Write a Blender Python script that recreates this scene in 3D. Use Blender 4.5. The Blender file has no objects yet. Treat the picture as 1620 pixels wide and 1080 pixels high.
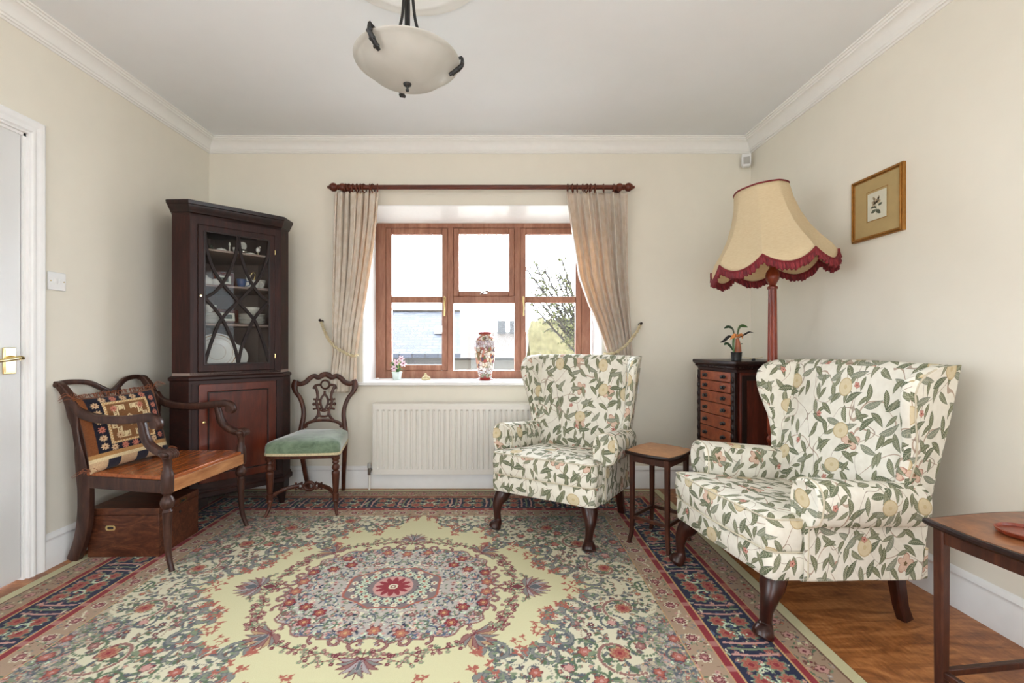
import bpy, math, random
import numpy as np
from mathutils import Vector, Matrix
random.seed(7)
PI = math.pi
scn = bpy.context.scene
# ------------------------------------------------------------------ camera, world, exposure
CX, CY, F, HC = 791.0, 543.0, 720.0, 1.05     # vanishing point, focal length in px, camera height
cam = bpy.data.objects.new('camera', bpy.data.cameras.new('camera'))
scn.collection.objects.link(cam)
cam.location = (0, 0, HC); cam.rotation_euler = (PI/2, 0, 0)
cam.data.sensor_width = 36; cam.data.lens = 36*F/1620
cam.data.shift_x = (810-CX)/1620; cam.data.shift_y = (CY-540)/1620
cam.data.clip_start = .05; cam.data.clip_end = 200
scn.camera = cam
scn.view_settings.view_transform = 'Standard'; scn.view_settings.look = 'None'
scn.view_settings.gamma = 1; scn.view_settings.use_curve_mapping = False
scn.view_settings.exposure = 0.9
SKY_FRONT, SKY_REAR, LOW_GLOW_REAR = 16.0, 4.3, 3.9
w = bpy.data.worlds.new('sky'); scn.world = w; w.use_nodes = True
nt = w.node_tree; nt.nodes.clear()
tc = nt.nodes.new('ShaderNodeTexCoord'); sp = nt.nodes.new('ShaderNodeSeparateXYZ')
mr = nt.nodes.new('ShaderNodeMapRange'); cr = nt.nodes.new('ShaderNodeMix'); cr.data_type = 'RGBA'
bg = nt.nodes.new('ShaderNodeBackground'); wo = nt.nodes.new('ShaderNodeOutputWorld')
nt.links.new(tc.outputs['Generated'], sp.inputs[0]); nt.links.new(sp.outputs['Y'], mr.inputs['Value'])
mr.inputs['From Min'].default_value = .0; mr.inputs['From Max'].default_value = .35
nt.links.new(mr.outputs[0], cr.inputs['Factor'])
zr = nt.nodes.new('ShaderNodeMapRange'); nt.links.new(sp.outputs['Z'], zr.inputs['Value'])
zr.inputs['From Min'].default_value = -.15; zr.inputs['From Max'].default_value = .1
rg_ = nt.nodes.new('ShaderNodeMix'); rg_.data_type = 'RGBA'; nt.links.new(zr.outputs[0], rg_.inputs['Factor'])
rg_.inputs['A'].default_value = (LOW_GLOW_REAR*.95, LOW_GLOW_REAR, LOW_GLOW_REAR*1.04, 1)      # glow below the rear horizon, added to light the ceiling
rg_.inputs['B'].default_value = (SKY_REAR*.93, SKY_REAR, SKY_REAR*1.09, 1)
nt.links.new(rg_.outputs['Result'], cr.inputs['A'])
cr.inputs['B'].default_value = (SKY_FRONT*.90, SKY_FRONT*.97, SKY_FRONT*1.08, 1)
nt.links.new(cr.outputs['Result'], bg.inputs['Color']); nt.links.new(bg.outputs[0], wo.inputs['Surface'])

def portal(name, loc, rot, sx, sy):
    l = bpy.data.lights.new(name, 'AREA'); l.shape = 'RECTANGLE'; l.size = sx; l.size_y = sy
    l.cycles.is_portal = True
    o = bpy.data.objects.new(name, l); scn.collection.objects.link(o); o.location = loc; o.rotation_euler = rot
portal('daylight_window', (-.135, 3.72, 1.39), (-PI/2, 0, 0), 1.72, 1.24)
portal('portal_added_patio', (-.15, -1.96, 1.12), (PI/2, 0, 0), 1.0, 2.16)  # sampling portal for the added patio window
portal('portal_added_side_left', (-2.28, -.35, 1.35), (0, -PI/2, 0), 1.5, 2.3)  # this portal and the next serve the added side windows
portal('portal_added_side_right', (1.99, -.35, 1.35), (0, PI/2, 0), 1.5, 2.3)

def P(px, py, Y): return Vector(((px-CX)/F*Y, Y, HC-(py-CY)/F*Y))

# ------------------------------------------------------------------ materials
def lin(c):
    c = c/255.0
    return c/12.92 if c <= .04045 else ((c+.055)/1.055)**2.4
def RGB(r, g, b): return (lin(r), lin(g), lin(b), 1)

class N:
    """small node-building helper"""
    def __init__(s, name):
        s.m = bpy.data.materials.new(name); s.m.use_nodes = True
        s.t = s.m.node_tree; s.b = s.t.nodes['Principled BSDF']; s.out = s.t.nodes['Material Output']
    def n(s, kind, **kw):
        nd = s.t.nodes.new('ShaderNode'+kind)
        for k, v in kw.items(): setattr(nd, k, v)
        return nd
    def put(s, sock, v):
        if isinstance(v, bpy.types.NodeSocket): s.t.links.new(v, sock)
        elif v is not None: sock.default_value = v
    def math(s, op, a, b=None, c=None):
        nd = s.n('Math', operation=op); s.put(nd.inputs[0], a)
        if b is not None: s.put(nd.inputs[1], b)
        if c is not None: s.put(nd.inputs[2], c)
        return nd.outputs[0]
    def vmath(s, op, a, b=None, scale=None):
        nd = s.n('VectorMath', operation=op); s.put(nd.inputs[0], a)
        if b is not None: s.put(nd.inputs[1], b)
        if scale is not None: s.put(nd.inputs['Scale'], scale)
        return nd.outputs[0]
    def mix(s, f, a, b):
        nd = s.n('Mix', data_type='RGBA'); s.put(nd.inputs['Factor'], f); s.put(nd.inputs['A'], a); s.put(nd.inputs['B'], b)
        return nd.outputs['Result']
    def coord(s, kind='Object'): return s.n('TexCoord').outputs[kind]
    def noise(s, vec, scale, detail=3, rough=.5, dist=0):
        nd = s.n('TexNoise'); s.put(nd.inputs['Vector'], vec); nd.inputs['Scale'].default_value = scale
        nd.inputs['Detail'].default_value = detail; nd.inputs['Roughness'].default_value = rough
        nd.inputs['Distortion'].default_value = dist
        return nd.outputs[0]
    def map(s, vec, scale=(1, 1, 1), loc=(0, 0, 0), rot=(0, 0, 0)):
        nd = s.n('Mapping'); s.put(nd.inputs['Vector'], vec); nd.inputs['Scale'].default_value = scale
        nd.inputs['Location'].default_value = loc; nd.inputs['Rotation'].default_value = rot
        return nd.outputs[0]
    def ramp(s, f, stops):
        nd = s.n('ValToRGB'); s.put(nd.inputs[0], f); e = nd.color_ramp.elements
        while len(e) < len(stops): e.new(.5)
        for k, (p, c) in zip(e, stops): k.position = p; k.color = c
        return nd.outputs[0]
    def bump(s, h, strength=.2, dist=.002):
        nd = s.n('Bump'); s.put(nd.inputs['Height'], h); nd.inputs['Strength'].default_value = strength
        nd.inputs['Distance'].default_value = dist; s.t.links.new(nd.outputs[0], s.b.inputs['Normal'])
    def set(s, col=None, rough=.5, metal=0, spec=.5, **kw):
        s.put(s.b.inputs['Base Color'], col); s.put(s.b.inputs['Roughness'], rough)
        s.b.inputs['Metallic'].default_value = metal; s.b.inputs['Specular IOR Level'].default_value = spec
        for k, v in kw.items(): s.put(s.b.inputs[k.replace('_', ' ')], v)
        return s.m

def plain(name, c, rough=.5, metal=0, spec=.5, var=.06, scale=30, bump=0, **kw):
    m = N(name); nz = m.noise(m.coord(), scale, 3)
    d = tuple(x*(1-var) for x in c[:3])+(1,); l = tuple(min(1, x*(1+var)) for x in c[:3])+(1,)
    col = m.ramp(nz, [(.3, d), (.7, l)])
    if bump: m.bump(nz, bump)
    return m.set(col, rough, metal, spec, **kw)

def wood(name, dark, mid, light, grain=(2, 2, 22), scale=3, rough=.3, coat=.25, dist=1.2, contrast=(.3, .5, .72)):
    m = N(name)
    v = m.map(m.coord(), scale=tuple(26/g for g in grain) if False else grain)
    a = m.noise(v, scale, 6, .62, dist)
    b = m.noise(m.map(m.coord(), scale=tuple(g*3 for g in grain)), scale*3, 3, .6, .3)
    f = m.math('ADD', m.math('MULTIPLY', a, .78), m.math('MULTIPLY', b, .22))
    col = m.ramp(f, [(contrast[0], dark), (contrast[1], mid), (contrast[2], light)])
    m.bump(b, .08, .001)
    return m.set(col, rough+.06, 0, .3, Coat_Weight=coat*.45, Coat_Roughness=.2)

# grain: low value along the grain direction
M = {}
M['wall'] = plain('wall_paint', RGB(230, 224, 209), .85, var=.012, scale=8, bump=.02)
M['ceiling'] = plain('ceiling_paint', RGB(234, 237, 238), .9, var=.01, scale=5)
M['trim'] = plain('white_gloss_paint', RGB(236, 235, 233), .35, var=.015, scale=20)
M['plaster'] = plain('cornice_plaster', RGB(238, 237, 232), .7, var=.01)
M['sill'] = plain('sill_paint', RGB(238, 237, 234), .3, var=.01)
def door_mat():
    m = N('door_gloss'); nz = m.noise(m.map(m.coord(), scale=(30, 30, 4)), 4, 4, .6, .8)
    m.bump(nz, .35, .002); return m.set(RGB(222, 222, 220), .28)
M['door'] = door_mat()
def floor_mat():
    m = N('oak_burl_floor'); c = m.coord()
    a = m.noise(m.map(c, scale=(2.2, 7, 1), rot=(0, 0, .5)), 2.2, 7, .62, 1.6)
    b = m.noise(m.map(c, scale=(30, 5, 1), rot=(0, 0, .5)), 3, 4, .6, .5)
    f = m.math('ADD', m.math('MULTIPLY', a, .75), m.math('MULTIPLY', b, .25))
    col = m.ramp(f, [(.33, RGB(112, 62, 32)), (.47, RGB(152, 94, 50)), (.56, RGB(178, 116, 66)), (.68, RGB(202, 142, 88))])
    return m.set(col, .36, 0, .5)
M['floor'] = floor_mat()
DK, MD, LT = RGB(30, 10, 6), RGB(62, 24, 14), RGB(96, 40, 24)
M['mahog_v'] = wood('mahogany_upright', RGB(22, 10, 8), RGB(42, 18, 13), RGB(68, 32, 23), (9, 9, .9), 3, .42, 0)
M['mahog_h'] = wood('mahogany_crosswise', RGB(22, 9, 7), RGB(40, 17, 12), RGB(64, 30, 21), (.9, 9, 9), 3, .42, .1)
M['mahog_red'] = wood('mahogany_flame', RGB(58, 21, 12), RGB(84, 34, 20), RGB(116, 52, 31), (5, 5, .8), 2.2, .22, .5)
M['mahog_dark'] = wood('mahogany_dark', RGB(16, 7, 5), RGB(30, 13, 9), RGB(48, 22, 15), (8, 8, 1), 3)
M['walnut'] = wood('walnut_polished', RGB(34, 18, 14), RGB(62, 38, 30), RGB(88, 59, 47), (7, 7, 1.2), 4, .32, .25)
M['chairwood'] = wood('carved_chair_wood', RGB(38, 18, 12), RGB(70, 36, 24), RGB(102, 58, 38), (7, 7, 1.2), 4, .32, .25)
M['seatwood'] = wood('mahogany_seat_board', RGB(108, 52, 24), RGB(150, 80, 40), RGB(186, 112, 62), (1, 12, 8), 2.4, .2, .5)
M['railwood'] = wood('pale_seat_rail', RGB(128, 78, 44), RGB(166, 112, 70), RGB(196, 144, 96), (1, 10, 10), 3, .25, .4)
M['chestwood'] = wood('camphor_chest', RGB(48, 25, 17), RGB(82, 45, 29), RGB(122, 74, 50), (2, 7, 7), 3.2, .3, .3, 2.2)
M['tablewood'] = wood('table_leg_wood', RGB(36, 17, 11), RGB(60, 30, 19), RGB(88, 48, 30), (9, 9, 1), 3, .3, .3)
M['tabletop'] = wood('burr_table_top', RGB(138, 90, 52), RGB(164, 112, 68), RGB(188, 138, 90), (4, 4, 4), 5, .28, .3, 1.0, (.25, .5, .75))
M['tabletop_dark'] = wood('dark_table_top', RGB(84, 46, 27), RGB(120, 72, 43), RGB(158, 102, 62), (2.5, 2.5, 2.5), 3, .24, .5, 1.4, (.3, .5, .7))
M['legdark'] = wood('cabriole_leg_wood', RGB(26, 11, 8), RGB(48, 21, 14), RGB(74, 34, 22), (8, 8, 1), 3, .22, .5)
M['lampwood'] = wood('turned_lamp_wood', RGB(86, 30, 16), RGB(122, 48, 26), RGB(150, 68, 38), (9, 9, 1), 3, .25, .4)
M['drawer'] = wood('drawer_front_wood', RGB(96, 40, 22), RGB(134, 66, 38), RGB(166, 92, 56), (6, 1, 6), 3, .25, .4)
M['chestside'] = wood('drawer_chest_side', RGB(50, 17, 10), RGB(82, 31, 19), RGB(116, 52, 32), (6, 6, .8), 2.2, .25, .4)
M['winwood'] = wood('window_frame_wood', RGB(124, 80, 60), RGB(150, 102, 80), RGB(174, 126, 102), (6, 6, 1), 3, .35, .2)
M['polewood'] = wood('curtain_pole_wood', RGB(58, 22, 13), RGB(90, 38, 22), RGB(118, 56, 32), (1, 9, 9), 3, .3, .4)
M['brass'] = plain('polished_brass', RGB(222, 200, 142), .22, 1, var=.08)
M['chrome'] = plain('chrome', RGB(190, 190, 190), .15, 1)
M['black'] = plain('black_iron', RGB(26, 25, 24), .45, var=.2)
M['plastic'] = plain('white_plastic', RGB(232, 232, 230), .35, var=.01)
M['greyplastic'] = plain('grey_plastic', RGB(176, 174, 168), .4, var=.03)
M['radiator'] = plain('radiator_enamel', RGB(226, 222, 213), .35, var=.01)
M['interior'] = plain('cabinet_lining', RGB(138, 120, 110), .8, var=.05)
M['china'] = plain('white_china', RGB(228, 225, 214), .2, var=.04)
M['gold'] = plain('gilt_frame', RGB(160, 112, 52), .38, .55, var=.18, scale=60)
M['mount'] = plain('picture_mount', RGB(176, 152, 104), .8, var=.03)
M['paper'] = plain('print_paper', RGB(208, 204, 184), .8, var=.03)
M['ink'] = plain('ink_leaf', RGB(84, 88, 72), .8, var=.3)
M['inkpale'] = plain('ink_petal', RGB(176, 160, 132), .8, var=.2)
M['gimp'] = plain('shade_braid', RGB(112, 20, 26), .75, var=.15)
def fringe_mat():
    m = N('red_fringe'); nz = m.noise(m.map(m.coord(), scale=(1, 1, .15)), 160, 2)
    m.bump(nz, .7, .004)
    return m.set(m.ramp(nz, [(.35, RGB(84, 12, 20)), (.6, RGB(128, 26, 36)), (.78, RGB(168, 66, 68))]), .7)
M['fringe'] = fringe_mat()
def shade_mat():
    m = N('silk_shade'); nz = m.noise(m.map(m.coord(), scale=(1, 1, 6)), 60, 4)
    m.bump(nz, .15, .001)
    col = m.ramp(nz, [(.3, RGB(224, 204, 164)), (.7, RGB(234, 217, 182))])
    m.set(col, .8)
    tr = m.n('BsdfTranslucent'); m.put(tr.inputs[0], col); mx = m.n('MixShader'); mx.inputs[0].default_value = .35
    m.t.links.new(m.b.outputs[0], mx.inputs[1]); m.t.links.new(tr.outputs[0], mx.inputs[2]); m.t.links.new(mx.outputs[0], m.out.inputs[0])
    return m.m
M['shade'] = shade_mat()
def curtain_mat():
    m = N('cream_damask'); c = m.coord()
    v = m.n('TexVoronoi', feature='SMOOTH_F1'); m.put(v.inputs['Vector'], m.map(c, scale=(1, 1, .7))); v.inputs['Scale'].default_value = 32
    nz = m.noise(c, 26, 4, .6, 1.5)
    f = m.math('MULTIPLY', v.outputs[0], nz)
    col = m.ramp(f, [(.12, RGB(224, 214, 196)), (.3, RGB(238, 231, 218))])
    m.bump(f, .2, .002); m.set(col, .55, 0, .4, Sheen_Weight=.3)
    tr = m.n('BsdfTranslucent'); m.put(tr.inputs[0], RGB(226, 186, 136)); mx = m.n('MixShader'); mx.inputs[0].default_value = .32
    m.t.links.new(m.b.outputs[0], mx.inputs[1]); m.t.links.new(tr.outputs[0], mx.inputs[2]); m.t.links.new(mx.outputs[0], m.out.inputs[0])
    return m.m
M['curtain'] = curtain_mat()
M['rope'] = plain('tieback_rope', RGB(202, 186, 150), .8, var=.15, scale=90)
def velvet():
    m = N('green_velvet'); nz = m.noise(m.coord(), 14, 4, .6, .8)
    m.bump(m.noise(m.coord(), 300, 2), .1, .001)
    return m.set(m.ramp(nz, [(.35, RGB(86, 102, 82)), (.65, RGB(124, 142, 118))]), .85, 0, .2, Sheen_Weight=.9, Sheen_Roughness=.35)
M['velvet'] = velvet()
M['braid'] = plain('cream_braid', RGB(196, 182, 146), .8, var=.2, scale=150)
def glass(name, tint=(1, 1, 1, 1), refl=1.0, ior=1.45):
    m = N(name); m.t.nodes.remove(m.b)
    t = m.n('BsdfTransparent'); t.inputs[0].default_value = tint
    g = m.n('BsdfGlossy'); g.inputs['Roughness'].default_value = .02
    fr = m.n('Fresnel'); fr.inputs[0].default_value = ior; mx = m.n('MixShader')
    m.t.links.new(m.math('MULTIPLY', fr.outputs[0], refl), mx.inputs[0]); m.t.links.new(t.outputs[0], mx.inputs[1])
    m.t.links.new(g.outputs[0], mx.inputs[2]); m.t.links.new(mx.outputs[0], m.out.inputs[0]); return m.m
M['glass'] = glass('window_glass', (.97, .98, .98, 1), .7)
M['cabglass'] = glass('cabinet_glass', (.97, .975, .975, 1), .22)
M['bar'] = plain('dark_glazing_bar', RGB(30, 17, 14), .55, spec=.3, var=.2)
def frosted():
    m = N('frosted_bowl_glass'); nz = m.noise(m.coord(), 7, 3, .5, 1)
    m.set(m.ramp(nz, [(.3, RGB(206, 204, 196)), (.7, RGB(222, 220, 214))]), .35)
    tr = m.n('BsdfTranslucent'); tr.inputs[0].default_value = RGB(226, 224, 216); mx = m.n('MixShader'); mx.inputs[0].default_value = .45
    m.t.links.new(m.b.outputs[0], mx.inputs[1]); m.t.links.new(tr.outputs[0], mx.inputs[2]); m.t.links.new(mx.outputs[0], m.out.inputs[0]); return m.m
M['frosted'] = frosted()

def fruit_fabric():
    """printed linen: green leaves, ochre fruit, pink flowers and thin stems, drawn from cellular patterns in fabric (UV) metres"""
    m = N('leaf_and_fruit_linen'); uv = m.map(m.coord('UV'), scale=(.98, .98, 1))
    wob = m.vmath('SCALE', m.vmath('SUBTRACT', m.n('TexNoise').outputs['Color'], (.5, .5, .5)), scale=.0)
    def cell(size, off, rnd, ang0, spread, stretch=(1, 1)):
        v = m.map(uv, scale=(stretch[0]/size, stretch[1]/size, 1), loc=(off[0], off[1], 0))
        vo = m.n('TexVoronoi', voronoi_dimensions='2D', feature='F1'); m.put(vo.inputs['Vector'], v)
        vo.inputs['Scale'].default_value = 1; vo.inputs['Randomness'].default_value = rnd
        d = m.vmath('SUBTRACT', v, vo.outputs['Position'])
        sc = m.n('SeparateColor'); m.put(sc.inputs[0], vo.outputs['Color'])
        ro = m.n('VectorRotate', rotation_type='Z_AXIS'); m.put(ro.inputs['Vector'], d)
        m.put(ro.inputs['Angle'], m.math('MULTIPLY_ADD', sc.outputs[0], spread, ang0))
        s = m.n('SeparateXYZ'); m.put(s.inputs[0], ro.outputs[0])
        return s.outputs[0], s.outputs[1], sc.outputs[1], sc.outputs[2]
    col = m.ramp(m.noise(uv, 40, 3), [(.3, RGB(222, 217, 202)), (.7, RGB(231, 227, 214))])
    # stems
    def stems(col, scale, off, wdt, c, dist=.3):
        nz = m.noise(m.map(uv, loc=off, scale=(1, .75, 1)), scale, 0, .5, dist)
        k = m.math('LESS_THAN', m.math('ABSOLUTE', m.math('SUBTRACT', nz, .5)), wdt)
        return m.mix(m.math('MULTIPLY', k, .75), col, c)
    col = stems(col, 6.5, (0, 0, 0), .0045, RGB(156, 124, 100))
    col = stems(col, 7.5, (4.3, 1.7, 0), .0042, RGB(140, 118, 100))
    def fruit(col, size, off, R, body, rim, thr, lobes=0, amp=0, core=None):
        x, y, r1, r2 = cell(size, off, .55, 0, 6.28)
        d = m.math('SQRT', m.math('ADD', m.math('POWER', m.math('ABSOLUTE', x), 2), m.math('POWER', m.math('MULTIPLY', m.math('ABSOLUTE', y), .86), 2)))
        if lobes:
            th = m.math('ARCTAN2', y, x)
            d = m.math('DIVIDE', d, m.math('MULTIPLY_ADD', m.math('ABSOLUTE', m.math('COSINE', m.math('MULTIPLY', th, lobes/2))), amp, 1-amp))
        on = m.math('GREATER_THAN', r1, thr)
        k1 = m.math('MULTIPLY', m.math('LESS_THAN', d, R), on)
        k2 = m.math('MULTIPLY', m.math('LESS_THAN', d, R*.88), on)
        shade = m.mix(m.math('MULTIPLY', m.noise(uv, 90, 2), .5), body, rim)
        col = m.mix(k1, col, rim); col = m.mix(k2, col, shade)
        if core: col = m.mix(m.math('MULTIPLY', m.math('LESS_THAN', d, R*.25), on), col, core)
        return col
    def leaf(col, size, off, L, Wd, ang0, spread, c1, c2, thr=.12, rnd=.5, bend=.5, stretch=(1, 1)):
        x, y, r1, r2 = cell(size, off, rnd, ang0, spread, stretch)
        t = m.math('DIVIDE', x, L)
        t2 = m.math('MULTIPLY', t, t)
        # pointed leaf, fuller near its base, gently bent
        wdt = m.math('MULTIPLY', m.math('MULTIPLY', m.math('SUBTRACT', 1, t2), m.math('MULTIPLY_ADD', t, -.35, 1)), Wd)
        yb = m.math('SUBTRACT', y, m.math('MULTIPLY', m.math('SUBTRACT', t2, .4), m.math('MULTIPLY', m.math('SUBTRACT', r2, .5), bend*L)))
        ya = m.math('ABSOLUTE', yb); on = m.math('GREATER_THAN', r1, thr)
        k1 = m.math('MULTIPLY', m.math('LESS_THAN', ya, wdt), on)
        k2 = m.math('MULTIPLY', m.math('LESS_THAN', m.math('ADD', ya, L*.045), wdt), on)
        vein = m.math('LESS_THAN', m.math('ABSOLUTE', m.math('SUBTRACT', ya, L*.012)), L*.012)
        ribs = m.math('GREATER_THAN', m.math('SINE', m.math('MULTIPLY_ADD', ya, 30/L, m.math('MULTIPLY', t, 28))), .45)
        cc = m.mix(m.math('GREATER_THAN', r2, .5), c1, c2)
        lightc = m.mix(.42, cc, RGB(214, 208, 184))
        inner = m.mix(m.math('MULTIPLY', m.math('MAXIMUM', vein, m.math('MULTIPLY', ribs, .7)), k2), cc, lightc)
        edge = m.mix(.35, cc, RGB(40, 44, 30))
        col = m.mix(k1, col, edge)
        return m.mix(k2, col, inner)
    G1, G2, G3, G4 = RGB(104, 109, 80), RGB(118, 122, 96), RGB(92, 101, 76), RGB(130, 134, 116)
    col = fruit(col, .17, (.3, .8),   .21, RGB(222, 194, 172), RGB(172, 130, 112), .62, 5, .42, RGB(118, 96, 66))
    col = leaf(col, .075, (.15, .4), .47, .145, .5, 1.5, G1, G2, .15, .5)
    col = leaf(col, .083, (5.6, 2.3), .47, .14, -1.2, 1.6, G3, G4, .22, .5)
    col = leaf(col, .062, (2.7, 7.1), .45, .13, 1.3, 1.5, G2, G1, .38, .5)
    col = fruit(col, .145, (3.1, 2.2), .20, RGB(216, 203, 170), RGB(188, 168, 128), .68, 0, 0, RGB(198, 180, 140))
    col = fruit(col, .12, (7.4, 5.5), .1, RGB(206, 150, 134), RGB(150, 92, 80), .76, 5, .35, RGB(120, 60, 50))
    m.bump(m.noise(m.map(uv, scale=(1, 1, 1)), 900, 2), .06, .001)
    return m.set(col, .85, 0, .25)
M['fabric'] = fruit_fabric()
M['piping'] = plain('fabric_piping', RGB(200, 190, 166), .8, var=.1)
# vertex-coloured textiles (the rug's and the cushion's own woven colours)
def woven(name, attr, rough=.95, bs=380, bstr=.5):
    m = N(name); a = m.n('Attribute', attribute_name=attr)
    nz = m.noise(m.coord(), bs, 2); m.bump(nz, bstr, .003)
    col = m.mix(m.math('MULTIPLY', nz, .28), a.outputs['Color'], m.vmath('SCALE', a.outputs['Color'], scale=.62))
    return m.set(col, rough, 0, .1, Sheen_Weight=.1)
M['rug'] = woven('knotted_wool', 'pattern')
M['kilim'] = woven('kilim_wool', 'pattern', bs=240, bstr=.8)
M['tassel'] = plain('wool_tassel', RGB(132, 78, 52), .95, var=.4, scale=60)
M['leafgreen'] = plain('leaf_green', RGB(74, 106, 58), .5, var=.25)
M['leafdark'] = plain('leaf_dark_green', RGB(36, 64, 38), .4, var=.25)
M['leafyellow'] = plain('leaf_yellow_green', RGB(184, 196, 110), .5, var=.2)
M['orange'] = plain('orange_petal', RGB(214, 140, 74), .5, var=.2)
M['rust'] = plain('rust_stem', RGB(150, 84, 52), .5, var=.3, scale=20)
M['pinkflower'] = plain('pale_pink_petal', RGB(226, 200, 208), .6, var=.1)
M['mauve'] = plain('mauve_flower_centre', RGB(140, 70, 92), .6, var=.1)
M['pot'] = plain('pale_ceramic_pot', RGB(206, 218, 212), .25, var=.04)
M['shell'] = plain('shell_stone', RGB(206, 192, 150), .7, var=.25, scale=60)
M['blueglaze'] = plain('blue_glaze', RGB(70, 90, 130), .25, var=.3)
M['silver'] = plain('silver', RGB(200, 198, 190), .2, 1)
def vase_mat():
    m = N('painted_porcelain'); c = m.coord()
    v = m.n('TexVoronoi'); m.put(v.inputs['Vector'], m.map(c, scale=(1, 1, .8))); v.inputs['Scale'].default_value = 52
    sc = m.n('SeparateColor'); m.put(sc.inputs[0], v.outputs['Color'])
    col = m.ramp(sc.outputs[0], [(.0, RGB(90, 86, 110)), (.14, RGB(188, 100, 84)), (.3, RGB(232, 208, 170)), (.5, RGB(230, 226, 220)),
                                 (.64, RGB(196, 110, 84)), (.78, RGB(110, 120, 84)), (.9, RGB(214, 206, 196))])
    nd = m.t.nodes[-1]
    z = m.n('SeparateXYZ'); m.put(z.inputs[0], c)
    band = m.math('LESS_THAN', m.math('ABSOLUTE', m.math('SUBTRACT', z.outputs[2], .07)), .022)
    col = m.mix(m.math('MULTIPLY', band, .7), col, RGB(226, 224, 226))
    band2 = m.math('LESS_THAN', m.math('ABSOLUTE', m.math('SUBTRACT', z.outputs[2], .275)), .025)
    col = m.mix(m.math('MULTIPLY', band2, .6), col, RGB(200, 196, 210))
    e = m.n('TexVoronoi', feature='DISTANCE_TO_EDGE'); m.put(e.inputs['Vector'], m.map(c, scale=(1, 1, .8))); e.inputs['Scale'].default_value = 52
    col = m.mix(m.math('LESS_THAN', e.outputs[0], .05), col, RGB(120, 84, 60))
    return m.set(col, .15, 0, .5)
M['vase'] = vase_mat()
M['vasered'] = plain('vase_red_enamel', RGB(150, 52, 46), .2, var=.1)
def slate_mat(name, c1, c2, sc):
    m = N(name); b = m.n('TexBrick'); m.put(b.inputs['Vector'], m.coord()); b.inputs['Color1'].default_value = c1
    b.inputs['Color2'].default_value = c2; b.inputs['Mortar'].default_value = tuple(x*.6 for x in c1[:3])+(1,)
    b.inputs['Scale'].default_value = sc; b.inputs['Mortar Size'].default_value = .03
    return m.set(b.outputs[0], .8)
M['slate'] = slate_mat('slate_roof', RGB(30, 33, 42), RGB(52, 56, 68), 1.6)
M['brick'] = slate_mat('pale_brick', RGB(72, 70, 70), RGB(82, 79, 77), 5)
M['tile'] = slate_mat('tan_roof_tiles', RGB(60, 49, 38), RGB(70, 58, 45), 3)
M['outwall'] = plain('render_wall', RGB(84, 79, 72), .9)
M['bounce_ground'] = plain('bounce_ground_pale', RGB(178, 172, 160), .95, var=.15, scale=2)  # unseen ground, made pale to bounce skylight up to the ceiling
M['bark'] = plain('bark', RGB(44, 38, 33), .9, var=.2)
M['foliage'] = plain('spring_foliage', RGB(78, 80, 42), .9, var=.3, scale=4)
M['hedge'] = plain('pale_hedge', RGB(104, 97, 68), .9, var=.25, scale=5)
M['blossom'] = plain('blossom', RGB(98, 84, 82), .9, var=.15, scale=4)

# ------------------------------------------------------------------ geometry helpers
def tag(o, label=None, cat=None, group=None, kind=None):
    if label: o['label'] = label
    if cat: o['category'] = cat
    if group: o['group'] = group
    if kind: o['kind'] = kind
    return o
def thing(name, label, cat, loc=(0, 0, 0), rz=0, group=None):
    o = bpy.data.objects.new(name, None); scn.collection.objects.link(o); o.empty_display_size = .05
    o.location = loc; o.rotation_euler = (0, 0, rz); return tag(o, label, cat, group)
def copy_tree(o, parent=None):
    c = o.copy(); scn.collection.objects.link(c)
    if parent: c.parent = parent
    for ch in list(o.children): copy_tree(ch, c)
    return c

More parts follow.
